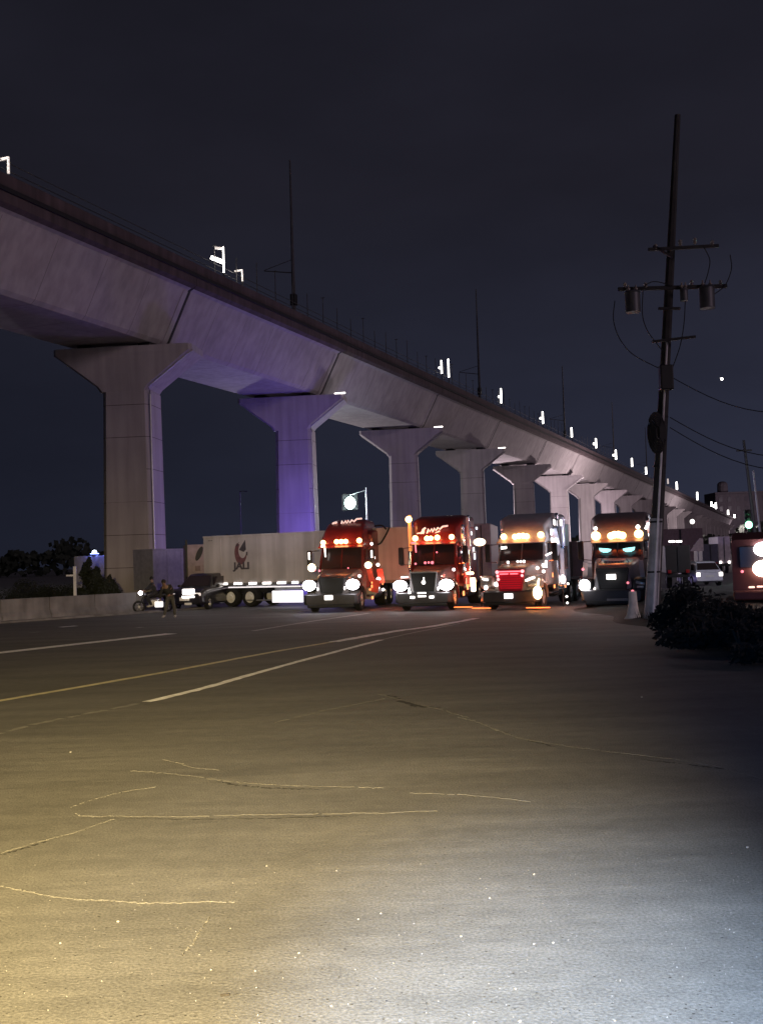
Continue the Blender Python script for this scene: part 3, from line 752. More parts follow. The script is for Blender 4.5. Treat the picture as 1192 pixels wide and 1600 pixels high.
    b.loft([[(x, y, z) for x, y, z in ((-cw/2, 2.05, .95), (cw/2, 2.05, .95), (cw/2, 2.05, wb), (cw/2-.06, 2.40, wt), (-cw/2+.06, 2.40, wt), (-cw/2, 2.05, wb))],
            [(x, 3.5, z) for x, z in ((-cw/2, .95), (cw/2, .95), (cw/2, wb), (cw/2-.04, wt), (-cw/2+.04, wt), (-cw/2, wb))]])
    cab = b.go('cab', upper, t, bevel=.04)
    for sx_ in (-1, 1):
        b = B(); x0, x1 = sx_*.03, sx_*(cw/2-.11)
        a_ = (wb+.04, 2.06-.012); c_ = (wt-.05, 2.385-.012)
        pts = [(x0, a_[1], a_[0]), (x1, a_[1]+.01, a_[0]), (x1-sx_*.05, c_[1]+.01, c_[0]), (x0, c_[1], c_[0])]
        quadpanel(b, pts, -.02 if sx_ > 0 else .02); b.go('windshield', glass, cab)
        # side door with window
        b = B(); xs = sx_*(cw/2+.012)
        b.box((xs, 2.85, 1.65), (.03, 1.05, 1.25), .012); dr = b.go('door', upper, cab)
        b = B(); b.loft([[(xs-sx_*.01, y, z) for y, z in ((2.42, 2.02), (3.3, 2.02), (3.3, 2.72), (2.62, 2.72))], [(xs+sx_*.008, y, z) for y, z in ((2.42, 2.02), (3.3, 2.02), (3.3, 2.72), (2.62, 2.72))]]); b.go('side_window', glass, dr)
        B().box((xs+sx_*.02, 3.2, 1.75), (.03, .16, .04), .008).go('handle', chrome, dr)
        # wiper
        b = B(); b.tube([(sx_*.55, 2.0, wb+.05), (sx_*.15, 2.03, wb+.16)], .012, 5); b.go('wiper', black, cab)
        # mirror
        mxx = sx_*(cw/2+.42); b = B(); b.tube([(sx_*cw/2, 2.25, 2.75), (mxx, 2.05, 2.72)], .02, 6); b.tube([(sx_*cw/2, 2.2, 1.95), (mxx, 2.05, 2.0)], .02, 6)
        arm = b.go('mirror_arm', chrome if s.get('shiny') else black, t)
        b = B(); b.box((mxx, 2.02, 2.38), (.24, .12, .78), .05); b.go('mirror', s.get('mirror', black), arm, True)
        if s.get('mirror_glow'):
            b = B(); b.box((mxx, 1.94, 2.52), (.07, .03, .34), .012); b.go('mirror_glint', small_w, arm)
        # steps and tank
        B().box((sx_*1.1, 2.7, .62), (.3, .9, .06), .01).go('step', chrome if s.get('shiny') else black, t)
        b = B(); b.cyl((sx_*.98, 3.3, .72), (sx_*.98, 4.9, .72), .32, .32, 20); b.go('fuel_tank', chrome if s.get('shiny') else steel, t, True)
        if s.get('skirt'): B().box((sx_*1.2, 4.1, .72), (.05, 3.6, .72), .02).go('side_skirt', s['skirt'], t)
    # sleeper + roof
    sw = s.get('sleeper_w', 2.46); sl = s.get('sleeper_l', 2.3); sy = 3.3
    sb = B(); sb.loft([rrect(sw, .95, H-.75, sy, .12, wt=sw-.04), rrect(sw, .95, H-.55, sy+.3, .12, wt=sw-.06), rrect(sw, .95, H-.5, sy+sl, .12, wt=sw-.06)])
    slp = sb.go('sleeper', upper, t, True)
    rw = s.get('roof_w', 2.0)
    rb = B(); rb.loft([rrect(cw-.10, wt-.06, wt+.16, 2.34, .07, wt=cw-.2), rrect(cw-.02, wt-.06, wt+(H-wt)*.55, 2.68, .14, wt=cw-.22), rrect(sw-.12, wt-.1, wt+(H-wt)*.86, 3.15, .2, wt=rw+.1),
                       rrect(sw-.06, wt-.1, H, 3.9, .22, wt=rw), rrect(sw-.06, wt-.1, H-.02, sy+sl-.01, .22, wt=rw)])
    rb.go('roof_fairing', s.get('roof', upper), t, True)
    # visor
    vz = wt+.02; b = B(); b.loft([[(x, y, z) for x, y, z in ((-cw/2, 2.02, vz-.10), (cw/2, 2.02, vz-.10), (cw/2, 2.42, vz+.10), (-cw/2, 2.42, vz+.10))], [(x, y, z) for x, y, z in ((-cw/2, 2.0, vz-.06), (cw/2, 2.0, vz-.06), (cw/2, 2.40, vz+.14), (-cw/2, 2.40, vz+.14))]])
    vis = b.go('sun_visor', upper, t)
    for (mx_, mz, mr_, pw_) in s['markers']:
        b = B(); b.ball((mx_, 2.20, vz+.20+mz), .115*mr_, 12, (1.05, .6, 1)); mk = b.go('marker_light', amber, t, True)
        pl(t, (mx_, 1.80, vz+.26+mz), 8.0*pw_*s.get('glow_k', 1), (1, .13, .02), .06)
    for f_ in s.get('extra', ()): f_(t, s)
    # rear wheels
    for yy in (6.3, 7.6):
        for sx_ in (-1, 1):
            wheel(t, sx_*.92, yy, .52, wd=.52)
    B().box((0, 6.9, 1.08), (.9, 1.0, .12), .03).go('fifth_wheel', darksteel, t)
    for sx_ in (-1, 1): B().box((sx_*.95, 7.0, 1.12), (.6, 2.3, .04), .01).go('mud_guard', black, t)
    return t
def stack(x, m, h=3.9, y=3.15, tip=None, r=.075):
    def f(t, s):
        b = B(); b.cyl((x, y, .9), (x, y, h-.25), r, r, 12); b.tube([(x, y, h-.25), (x, y, h-.1), (x, y+.06, h+.08)], r*.95, 10); o = b.go('exhaust_stack', m, t, True)
        b = B(); b.cyl((x, y, 1.6), (x, y, 2.6), r*1.6, r*1.6, 14); b.go('heat_shield', chrome, o, True)
        if tip: b = B(); b.ball((x, y-.12, h-.1), .15, 10); b.go('tip_lamp', tip, o); pl(t, (x-.02, y-.35, h-.25), 5, (1, .38, .10), .06)
    return f
def lights_(items, m, name='grille_light'):
    def f(t, s):
        for (x, y, z, r) in items:
            b = B(); b.ball((x, y, z), r, 8, (1, .6, 1)); b.go(name, m, t)
    return f
def bars_(items, m, name):
    def f(t, s):
        for (x, y, z, sx_, sz_, rot) in items:
            b = B(); b.box((x, y, z), (sx_, .04, sz_), min(sx_, sz_)*.3, rot=Matrix.Rotation(-rot, 4, 'Y')); b.go(name, m, t)
    return f
def script_mark(x, z, sc_, y0, m, tilt=.16, star=True):
    """slanted white brush-script emblem on the roof fairing: strokes only, the writing cannot be read"""
    def f(t, s):
        b = B(); pts = []
        def st_(pl_, r): b.tube([(x+p[0]*sc_*math.cos(tilt), y0, z+(p[1]+p[0]*tilt)*sc_) for p in pl_], r, 5)
        if star:
            st_([(-.62, -.22), (-.42, .16), (-.30, .2)], .05); st_([(-.75, .0), (-.5, .0), (-.36, -.12)], .045); st_([(-.42, .18), (-.40, -.1)], .045)
        else:
            st_([(-.8, -.2), (-.6, .08), (-.42, .1)], .05); st_([(-.6, .05), (-.5, -.08), (-.36, .0)], .045)
        st_([(-.25, -.1), (-.16, .12), (-.1, -.02), (0, .1), (.04, -.06), (.14, .1), (.2, -.02), (.32, .09), (.4, .0), (.55, .1), (.8, .08)], .042)
        st_([(-.1, -.16), (.2, -.14), (.4, -.08)], .03)
        b.go('brush_script_emblem', m, t)
    return f
whitevinyl = mat('white vinyl', (.8, .8, .8), .5)
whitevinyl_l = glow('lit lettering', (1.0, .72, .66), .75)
red1 = mat('dark red paint', (.26, .02, .016), .45, 0, var=.12, scale=2, coat=.5)
maroon = mat('maroon paint', (.16, .018, .018), .45, 0, var=.12, scale=2, coat=.5)
greyp = mat('grey paint', (.12, .11, .12), .4, .1, var=.12, coat=.3)
tanp = mat('tan paint', (.36, .29, .26), .45, 0, var=.12, coat=.3)
brownp = mat('brown grey paint', (.20, .15, .14), .45, 0, var=.12, coat=.3)
crim = mat('crimson grille', (.42, .01, .03), .4)
silver = mat('polished panel', (.62, .65, .78), .32, .5, var=.1)

def place(px_, py_, head):
    p = gnd(px_, py_); return (p.x, p.y, 0)
T = {}
# truck 1
bumperm = mat('dark bumper', (.045, .042, .046), .45, .1, var=.2)
T[1] = truck('leftmost truck, dark red domed roof, round warm lamps at both mirrors, headlights on', place(517, 957, 0), R_(-12),
  dict(paint=greyp, upper=maroon, fender=greyp, H=4.2, hood_w=1.12, head=(1, 1), head_x=.99, head_z=1.20, roof_w=1.7, hood_z=1.62, bumper=bumperm, mirror=black, mirror_glow=True,
       markers=[(-.86, -.02, 1, 1.3), (-.22, 0, .95, 1), (0, 0, .95, 1), (.22, 0, .95, 1), (.86, .02, 1.05, 1.3)],
       grille=(1.5, .86, 1.2, .95), plate=(-.06, .66),
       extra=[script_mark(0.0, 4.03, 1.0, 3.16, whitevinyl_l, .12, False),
              lambda t, s: (B().ball((-1.30, 1.7, 1.98), .19, 14, (1, .5, 1)).go('side_lamp', warmw, t, True), pl(t, (-1.3, 1.4, 1.98), 8, (1, .38, .08))),
              lambda t, s: (B().ball((1.36, 1.7, 2.02), .17, 14, (1, .5, .9)).go('side_lamp', warmw, t, True), pl(t, (1.75, 1.2, 1.9), 26, (1, .22, .10)), pl(t, (1.95, 2.6, 1.3), 30, (1, .20, .12))),  # the two reddest points are added fills for the flank
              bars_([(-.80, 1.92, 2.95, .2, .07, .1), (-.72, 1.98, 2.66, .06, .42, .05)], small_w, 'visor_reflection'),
              lights_([(-.92, .9, 1.86, .04), (-.62, .55, 1.84, .05), (.62, .9, 1.92, .035)], pink_l, 'hood_light'),
              lights_([(1.28, 2.9, 3.0, .07), (1.5, 2.2, 2.35, .09), (1.66, 2.4, 2.02, .08), (1.32, 2.2, 2.05, .06), (1.1, 1.0, 1.55, .07), (1.62, 2.6, 1.35, .10), (1.55, 2.8, .95, .07), (1.7, 3.2, .85, .07), (-.98, .2, .72, .06)], small_w, 'side_reflector'),
              bars_([(1.34, 2.2, 1.55, .26, .6, .2), (1.5, 2.5, 1.05, .34, .6, -.2), (1.66, 2.9, 1.5, .3, .7, .1)], mat('lit red flank tone', (.6, .09, .06), .35), 'side_panel')]))
# truck flanks: bright red panels and added red fills imitate lamp-lit paint
T[2] = truck('second truck from the left, red with an amber lit exhaust and white roof script', place(661, 955, 0), R_(-17),
  dict(paint=greyp, upper=red1, roof=maroon, fender=red1, H=4.2, hood_w=1.02, head=(1, 1), head_x=1.02, head_z=1.10, head_ax=1.05, roof_w=2.3, hood_z=1.66, bumper=bumperm, shiny=True,
       markers=[(-.84, .02, 1.1, 1.6), (-.30, 0, 1.0, 1.2), (-.12, 0, .9, 1), (.18, .02, 1.05, 1.2), (.84, .02, 1.05, 1.5)],
       grille=(1.66, .78, 1.2, .95), surround=steel, emblem=1.22, em_glow=True, plate=(0, .70), plate_m=chrome,
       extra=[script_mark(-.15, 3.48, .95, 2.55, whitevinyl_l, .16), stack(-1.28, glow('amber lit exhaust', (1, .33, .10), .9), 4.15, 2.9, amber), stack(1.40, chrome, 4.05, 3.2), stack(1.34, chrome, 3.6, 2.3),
              lights_([(-.62, 1.3, 2.02, .05), (-.18, 1.3, 2.05, .06), (-.02, 1.3, 2.06, .05), (.14, 1.3, 2.05, .07), (.2, 1.95, 2.5, .04)], pink_l, 'dash_light'),
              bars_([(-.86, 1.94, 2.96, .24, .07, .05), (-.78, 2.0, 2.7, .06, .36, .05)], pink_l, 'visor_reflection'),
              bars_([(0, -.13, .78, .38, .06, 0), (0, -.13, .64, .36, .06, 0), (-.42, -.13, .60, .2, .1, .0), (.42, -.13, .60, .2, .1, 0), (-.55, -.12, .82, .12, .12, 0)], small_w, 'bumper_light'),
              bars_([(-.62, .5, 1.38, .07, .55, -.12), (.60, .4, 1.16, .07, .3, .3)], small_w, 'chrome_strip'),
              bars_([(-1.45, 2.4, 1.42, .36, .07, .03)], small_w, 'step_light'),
              lambda t, s: B().box((-1.5, 2.2, 2.35), (.2, .12, .8), .05).go('mirror', black, t, True),
              lambda t, s: (B().box((1.62, 2.8, 1.0), (.22, .1, .62), .05).go('tank_light', warmw, t), B().box((1.45, 2.6, 1.52), (.5, .08, .12), .04).go('tank_light', warmw, t), pl(t, (1.9, 1.9, 1.7), 55, (1, .24, .18)), pl(t, (2.2, 3.0, 3.0), 26, (1, .35, .30)), B().box((1.36, 3.0, 1.6), (.08, 1.6, 1.1), .03).go('side_panel', mat('lit red flank tone', (.6, .09, .06), .35), t), pl(t, (1.9, 3.0, .4), 14, (1, .22, .06)), B().box((1.5, .9, .10), (.9, .06, .04), .01).go('underglow_bar', glow('underglow', (1.0, .24, .06), 2.2), t)),  # red panel and added red fills imitate a lamp-lit flank
              lights_([(1.12, 1.2, 1.72, .07), (1.0, .2, .75, .06), (-1.55, 1.5, .8, .05), (-1.1, .1, .72, .06)], small_w, 'side_reflector'),
              bars_([(1.28, 2.3, 3.15, .09, .9, .0), (1.42, 3.0, 3.3, .12, 1.5, .02)], silver, 'chrome_panel')]))
T[3] = truck('third truck from the left, tan hood with a crimson lit grille', place(796, 954, 0), R_(-23),
  dict(paint=tanp, upper=mat('pale grey paint', (.40, .38, .39), .45, 0, var=.1, coat=.3), roof=mat('pale grey paint', (.40, .38, .39)), fender=tanp, H=4.1, hood_w=1.0, head=(0, 0), head_x=1.0, head_z=1.18, roof_w=2.3, hood_z=1.76, bumper=bumperm, shiny=True, pod=tanp, ws_top=2.84, glow_k=.4,
       markers=[(-.78, .02, 1.15, 1.2), (-.28, .0, 1.05, 1), (-.10, .03, 1.05, 1), (.08, .03, 1.05, 1), (.24, .0, 1.05, 1), (.86, .04, 1.2, 1.2)],
       grille=(1.66, .82, 1.22, .92), grille_m=red_l, bar_m=crim, surround=mat('red grille frame', (.5, .02, .04), .4), plate=(0, .60),
       extra=[bars_([(0, .20, 1.60, 1.02, .05, 0), (-.25, .20, 1.50, .38, .045, 0), (.18, .20, 1.50, .34, .045, 0)], pink_l, 'grille_light_bar'),
              lights_([(-.54, .2, 1.58, .075), (-.52, .2, 1.42, .06), (-.50, .2, 1.28, .065), (.54, .2, 1.60, .075), (.52, .2, 1.42, .06)], glow('rose lamp', (1, .45, .48), 1.6)),
              lights_([(-.34, 1.2, 1.97, .06), (.08, 1.2, 1.99, .05), (.21, 1.2, 1.99, .05), (.35, 1.2, 1.99, .06)], small_w, 'hood_light'),
              lights_([(-.60, .25, 1.08, .10), (-1.0, .05, .95, .09), (.1, 2.75, 3.45, .05), (1.0, .9, 1.7, .07), (1.14, 1.4, 1.8, .09), (1.2, 1.1, 1.55, .07)], small_w, 'side_reflector'),
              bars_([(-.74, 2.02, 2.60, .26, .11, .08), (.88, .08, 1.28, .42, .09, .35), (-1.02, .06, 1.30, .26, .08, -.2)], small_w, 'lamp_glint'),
              stack(1.38, chrome, 3.95, 3.0), stack(1.52, silver, 3.75, 3.5, r=.11), lambda t, s: (pl(t, (2.3, 2.2, 3.1), 60, (.75, .82, 1.0)), pl(t, (2.0, 1.8, 1.2), 16, (1, .45, .3)), B().box((1.30, 4.4, 2.3), (.06, 2.2, 2.6), .03).go('side_panel', mat('pale blue panel', (.5, .5, .6), .35, .3), t)),  # the cool point is an added fill for the chrome side
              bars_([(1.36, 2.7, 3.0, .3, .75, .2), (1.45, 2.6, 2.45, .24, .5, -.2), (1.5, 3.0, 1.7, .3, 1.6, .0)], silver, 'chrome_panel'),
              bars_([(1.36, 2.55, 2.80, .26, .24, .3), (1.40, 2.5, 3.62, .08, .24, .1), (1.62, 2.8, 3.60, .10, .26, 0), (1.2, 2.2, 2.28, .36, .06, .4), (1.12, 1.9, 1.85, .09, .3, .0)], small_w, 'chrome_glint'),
              lambda t, s: (B().ball((1.22, -.10, .72), .20, 12, (.95, .6, 1.35)).go('corner_lamp', glow('hot orange lamp', (1, .72, .35), 10), t, True), B().box((1.26, -.06, 1.12), (.07, .06, .36), .02, rot=Matrix.Rotation(.2, 4, 'Y')).go('corner_lamp', warmw, t),
                            pl(t, (1.25, -.55, .45), 26, (1, .26, .05)), B().box((1.15, .15, .10), (1.0, .06, .04), .01).go('underglow_bar', glow('underglow', (1.0, .24, .06), 2.2), t), pl(t, (1.2, -.4, .12), 5, (1, .2, .05), .04), B().box((-1.25, .15, .10), (.8, .06, .04), .01).go('underglow_bar', glow('underglow', (1.0, .24, .06), 2.2), t), pl(t, (1.7, 1.6, .5), 14, (1, .22, .05)), pl(t, (-1.5, .2, .4), 14, (1, .2, .05)))]))
def eyes(t, s):
    for sx_ in (-1, 1):
        b = B()
        P = [(-.25, .10), (-.05, .075), (.12, .06), (.25, .03), (.22, -.05), (.10, -.11), (-.08, -.11), (-.22, -.03)]
        if sx_ > 0: P = [(-a, c) for a, c in P]
        b.prism([(sx_*.48+a, 2.36+c*.95) for a, c in P], 2.02, 2.06); b.go('windshield_eye_light', cyan_l, t)
        pl(t, (sx_*.48, 1.85, 2.36), .35, (.4, .9, 1), .06)
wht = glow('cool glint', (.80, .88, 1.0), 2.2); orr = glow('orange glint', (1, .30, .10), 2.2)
random.seed(31)  # added glowing specks imitate orange light and chrome glints along the flanks
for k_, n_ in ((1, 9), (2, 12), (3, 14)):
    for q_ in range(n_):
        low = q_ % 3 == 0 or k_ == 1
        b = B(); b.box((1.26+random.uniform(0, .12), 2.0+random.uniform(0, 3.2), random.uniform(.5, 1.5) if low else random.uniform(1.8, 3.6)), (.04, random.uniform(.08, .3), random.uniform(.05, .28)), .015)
        b.go('flank_glow' if low else 'chrome_glint', orr if low else wht, T[k_])
T[4] = truck('rightmost truck of the row, glowing cyan eye shapes in its windshield', place(957, 953, 0), R_(-20),
  dict(paint=mat('light grey paint', (.22, .21, .22), .4, .1, var=.12, coat=.3), upper=brownp, roof=brownp, fender=mat('pale fender', (.5, .44, .42), .5), H=3.95, hood_w=1.06, head=(1, 0), head_x=1.08, head_z=.98, head_ax=.72, head_s=1.0, roof_w=2.3, hood_z=1.78, bumper=bumperm, ws_top=2.72, glow_k=.6,
       markers=[(-.86, .02, 1.6, 1.6), (-.24, .0, 1.25, 1.2), (-.1, .04, 1.3, 1), (.06, .04, 1.3, 1.2), (.22, .0, 1.3, 1.2), (.88, .04, 1.5, 1.6)],
       grille=(1.62, .80, 1.25, 1.0), plate=(0, 1.30), plate_m=small_w,
       extra=[eyes, lights_([(-.86, 2.2, 3.27, .08), (.86, 2.2, 3.27, .09)], small_w, 'roof_lamp'),
              bars_([(0, 1.0, 1.86, .80, .15, 0), (0, .95, 1.74, .92, .05, 0), (.58, .97, 1.86, .36, .06, -.95), (-.58, .97, 1.86, .36, .05, .95)], mat('pale badge', (.55, .52, .52), .5), 'smile_badge'),
              bars_([(-.3+.12*k, .97, 1.86, .05, .10, .3*(-1)**k) for k in range(6)], mat('badge lettering', (.18, .17, .17), .5), 'badge_lettering'),
              bars_([(-1.10, .55, 1.52, .20, .80, -.08), (1.12, .55, 1.52, .18, .80, .08)], mat('pale strip', (.62, .52, .50), .5), 'fender_strip'),
              bars_([(0.25, -.12, .40, .9, .10, 0)], mat('pale bumper strip', (.3, .28, .29), .5), 'bumper_strip'),
              lights_([(-1.12, .10, 1.62, .055), (.62, 0, 1.05, .05), (.8, -.1, .72, .06)], pink_l, 'side_marker'),
              stack(1.36, chrome, 3.7, 3.0), bars_([(1.32, 2.7, 3.1, .26, .9, .15), (1.3, 2.4, 2.4, .2, .6, 0)], silver, 'chrome_panel'),
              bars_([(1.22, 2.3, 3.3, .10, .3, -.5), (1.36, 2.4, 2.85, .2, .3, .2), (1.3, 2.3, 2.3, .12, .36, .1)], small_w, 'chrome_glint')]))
print('trucks', [(k, tuple(round(c, 1) for c in v.location)) for k, v in T.items()])

# ------------------------------------------------------------------ trailers
whitebox = mat('white trailer skin', (.60, .56, .59), .5, .0, var=.12, scale=.8, streak=.18)
def box_trailer(name, A, Bp, H0, H1, label, skin, width=2.5, group=None, wheels=True, logo=False):
    """A = near bottom end of the visible side (left), Bp = right end; the body lies beyond the line"""
    A = Vector((A[0], A[1], 0)); Bp = Vector((Bp[0], Bp[1], 0)); L = (Bp-A).length
    o = empty(name, A, math.atan2((Bp-A).y, (Bp-A).x), label, 'trailer', group)
    B().box((L/2, width/2, (H0+H1)/2), (L, width, H1-H0), .03).go('box_body', skin, o)
    b = B()
    for k in range(1, int(L/1.2)):
        b.box((k*1.2, -.006, (H0+H1)/2), (.035, .018, H1-H0-.24))
    r_ = b.go('rib', skin, o); r_['kind'] = 'stuff'
    B().box((L/2, -.01, H1-.05), (L, .04, .10), .01).go('top_rail', skin, o)
    B().box((L/2, -.012, H0+.06), (L, .05, .14), .01).go('bottom_rail', steel, o)
    if wheels:
        for x in (1.7, 2.95):
            for yy in (.32, width-.32):
                t_ = B(); r = .5; wd = .45
                prof = [(r*.6, -wd/2), (r*.93, -wd/2), (r, -wd*.36), (r, wd*.36), (r*.93, wd/2), (r*.6, wd/2)]
                rings = [[(x+math.cos(a*PI/10)*rr, yy+xx, .5+math.sin(a*PI/10)*rr) for a in range(20)] for rr, xx in prof]; rings.append(rings[0])
                t_.loft(rings, cap=False); tt = t_.go('wheel', rubber, o, True)
                b = B(); b.cyl((x, yy-.19, .5), (x, yy+.19, .5), .31, .31, 18); b.cyl((x, yy-.24, .5), (x, yy-.19, .5), .12, .14, 10); b.go('rim', mat('white rim', (.8, .8, .8), .4), tt, True)
        B().box((2.3, width/2, .85), (2.6, 1.0, .3), .03).go('axle_frame', darksteel, o)
        B().box((.1, width/2, .55), (.1, 2.3, .12), .02).go('rear_bar', steel, o)
    return o, L
a = at(319, 905, 55); c = at(650, 900, 48.5)
jt, JL = box_trailer('box_trailer', a, c, 1.13, 3.78, 'long white box trailer with a red round logo, side on behind the leftmost truck', whitebox)
def jx(px_):    # x along the trailer side for a picture column
    d = ray(px_, 880); A = Vector((a.x, a.y, 0)); n = Vector((c.x-a.x, c.y-a.y, 0)).normalized(); nn = Vector((-n.y, n.x, 0))
    t = (A-EYEP).dot(nn)/d.dot(nn); p = EYEP+d*t; return (p-A).dot(n)
def jz(px_, py_):
    d = ray(px_, py_); A = Vector((a.x, a.y, 0)); n = Vector((c.x-a.x, c.y-a.y, 0)).normalized(); nn = Vector((-n.y, n.x, 0))
    t = (A-EYEP).dot(nn)/d.dot(nn); return (EYEP+d*t).z
for px_, w_ in [(333, .10), (350, .5), (372, .55), (395, .5), (417, .55), (440, .55), (461, .4)]:
    B().box((jx(px_), -.045, 1.22), (w_*1.0, .02, .10), .005).go('reflector', small_w, jt)
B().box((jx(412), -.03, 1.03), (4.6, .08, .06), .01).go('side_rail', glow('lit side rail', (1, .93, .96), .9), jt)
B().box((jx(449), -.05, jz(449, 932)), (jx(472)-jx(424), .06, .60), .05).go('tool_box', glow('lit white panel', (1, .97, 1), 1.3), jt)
B().box((jx(449), .2, .98), (jx(470)-jx(426), .3, .22), .03).go('rack', steel, jt)
B().box((jx(425), .15, .34), (3.6, .1, .07), .01).go('under_rail', steel, jt)
# logo: red sphere with a dark crescent
lz = jz(377, 862); lx = jx(377); logo_r = mat('logo red', (.20, .09, .11), .5, var=.3, scale=8); logo_d = mat('logo dark', (.09, .08, .10), .5, var=.3, scale=8)
b = B()
outer = [(lx+math.cos(R_(t_))*.40, lz-.05+math.sin(R_(t_))*.62) for t_ in range(125, 345, 12)]
inner = [(lx+.12+math.cos(R_(t_))*.26, lz+.06+math.sin(R_(t_))*.40) for t_ in range(333, 123, -12)]
b.prism(outer+inner, -.022, -.017); b.go('logo_crescent', logo_r, jt)
b = B(); b.prism([(lx-.1, lz+.1), (lx+.32, lz+.62), (lx+.36, lz+.1), (lx+.2, lz-.02)], -.024, -.018); b.prism([(lx-.34, lz+.30), (lx-.08, lz+.52), (lx-.18, lz+.30)], -.024, -.018)
b.prism([(lx+.36, lz-.02), (lx+.46, lz-.02), (lx+.44, lz-.22), (lx+.36, lz-.2)], -.024, -.018)
b.go('logo_leaf', logo_d, jt)
def text(s_, size, loc, parent, m, name='lettering', ext=.006, rot=(R_(90), 0, 0), bold=0.0, sx_=1.0):
    cu = bpy.data.curves.new(name, 'FONT'); cu.body = s_; cu.size = size; cu.extrude = ext; cu.offset = bold; cu.align_x = 'CENTER'; cu.resolution_u = 3
    cu.materials.append(m); o = bpy.data.objects.new(name, cu); col.objects.link(o); bpy.context.view_layer.update(); me = bpy.data.meshes.new_from_object(o); bpy.data.objects.remove(o)
    o = bpy.data.objects.new(name, me); col.objects.link(o); o.parent = parent; o.location = loc; o.rotation_euler = rot; o.scale = (sx_, 1, 1); return o
text('JALI', .50, (jx(378), -.022, jz(378, 889)), jt, logo_d, bold=.02, sx_=1.25)
text('- - -', .18, (jx(330), -.022, jz(330, 846)), jt, logo_d, bold=.01)
# hoses and dark loops drawn on its front part
for pts in ([(589, 822), (600, 821), (607, 827)], [(590, 852), (598, 848), (606, 836), (612, 824)]):
    b = B(); b.tube(smooth_path([(jx(x), -.12, jz(x, y)) for x, y in pts], 6), .04, 6); b.go('hose', cable, jt)
# second trailer behind its tail: pinkish, dark oval mark
a2 = at(292, 905, 60); c2 = at(345, 903, 60.5)
o2, L2 = box_trailer('box_trailer', a2, c2, 1.1, at(300, 851, 60).z, 'pale pinkish box trailer with dark oval mark, behind the long trailer tail', mat('pink white skin', (.42, .33, .36), .6, streak=.1))
b = B(); q = at(312, 865, 60)-a2; th = math.atan2((c2-a2).y, (c2-a2).x)
cx_ = q.x*math.cos(th)+q.y*math.sin(th)
b.prism([(cx_+math.cos(k*PI/8)*.17+math.sin(k*PI/8)*.16, at(312, 865, 60).z+math.sin(k*PI/8)*.42) for k in range(16)], -.03, -.02); b.go('oval_mark', black, o2)
b = B(); b.box((cx_-.1, -.03, at(310, 888, 60).z), (.3, .02, .3), .02); b.go('placard', mat('faded placard', (.28, .2, .22), .6), o2)
B().box((.02, -.02, 2.4), (.12, .06, 2.7), .01).go('corner_post', black, o2)
a3 = at(240, 905, 63); c3 = at(305, 905, 66)
box_trailer('box_trailer', a3, c3, .8, at(275, 857, 64).z, 'bluish grey box trailer visible just right of the first pier', mat('blue grey skin', (.26, .26, .34), .6, streak=.1))
# vehicle with blue beacons behind the wall, left of pier 1
a4 = at(116, 905, 75); c4 = at(205, 905, 73)
bt = empty('box_van', (a4.x, a4.y, 0), math.atan2(c4.y-a4.y, c4.x-a4.x), 'pale box van with two blue beacons on its roof, parked behind the dark trees', 'van')
Lb = (c4-a4).length; hb = at(150, 868, 74).z
B().box((Lb/2, 1.1, (hb+.5)/2), (Lb, 2.2, hb-.5), .08).go('box_body', mat('pale van skin', (.46, .46, .5), .6, streak=.15), bt)
for x in (.8, Lb-.8): b = B(); b.cyl((x, -.02, .4), (x, .25, .4), .4, .4, 16); b.go('wheel', rubber, bt, True)
def on_line(px_, A, C, frac=None):
    d = ray(px_, 880); n = Vector((C.x-A.x, C.y-A.y, 0)).normalized(); nn = Vector((-n.y, n.x, 0)); t = (Vector((A.x, A.y, 0))-EYEP).dot(nn)/d.dot(nn); return (EYEP+d*t-Vector((A.x, A.y, 0))).dot(n)
for px_ in (147, 169):
    x = on_line(px_, a4, c4); b = B(); b.cyl((x, .1, hb-.02), (x, .1, hb+.12), .2, .18, 12); dd = b.go('beacon_base', black, bt)
    b = B(); b.ball((x, .1, hb+.24), .17, 12); b.go('beacon_dome', blue_core, dd)
    b = B(); b.cyl((x, .1, hb+.12), (x, .1, hb+.16), .3, .3, 14); b.go('beacon_ring', blue_l, dd)
    pl(bt, (x, -.5, hb+.25), 10, (.1, .15, 1.0), .1)
q = at(118, 930, 56)
o = empty('sign_post', (q.x, 56, 0), 0, 'thin white post with a small arm standing behind the wall', 'post')
B().box((0, 0, at(118, 885, 56).z/2), (.16, .08, at(118, 885, 56).z), .01).go('post', mat('white post', (.7, .7, .72), .5), o)
B().box((-.25, 0, at(118, 899, 56).z), (.45, .05, .1), .01).go('arm', mat('white post', (.7, .7, .72), .5), o)

# thin masts and the lit flood lamp in the gap
q = at(573, 800, 95); zt = at(571, 762, 95).z
o = empty('street_lamp', (q.x, 95, 0), 0, 'floodlight shining greenish white on a thin mast above the leftmost truck', 'street lamp')
B().cyl((0, 0, 0), (0, 0, zt), .12, .07, 8).go('mast', mat('pale mast', (.5, .5, .52), .4), o)
hx_ = at(547, 786, 95); B().tube([(0, 0, zt-.2), (hx_.x-q.x, 0, hx_.z+.75)], .05, 6).go('arm', steel, o)
b = B(); b.ball((hx_.x-q.x, -.1, hx_.z), .62, 14, (.85, .5, .95)); b.go('lamp_glass', flood, o, True)
B().box((hx_.x-q.x, .25, hx_.z+.1), (1.5, .25, 1.6), .1).go('lamp_housing', darksteel, o)
pl(o, (hx_.x-q.x, -.9, hx_.z), 500, (.8, 1, .95), .3)
q = at(377, 838, 90); zt = at(375, 768, 90).z
o = empty('street_lamp', (q.x, 90, 0), 0, 'thin unlit mast rising behind the white trailer, left of the purple pier', 'street lamp')
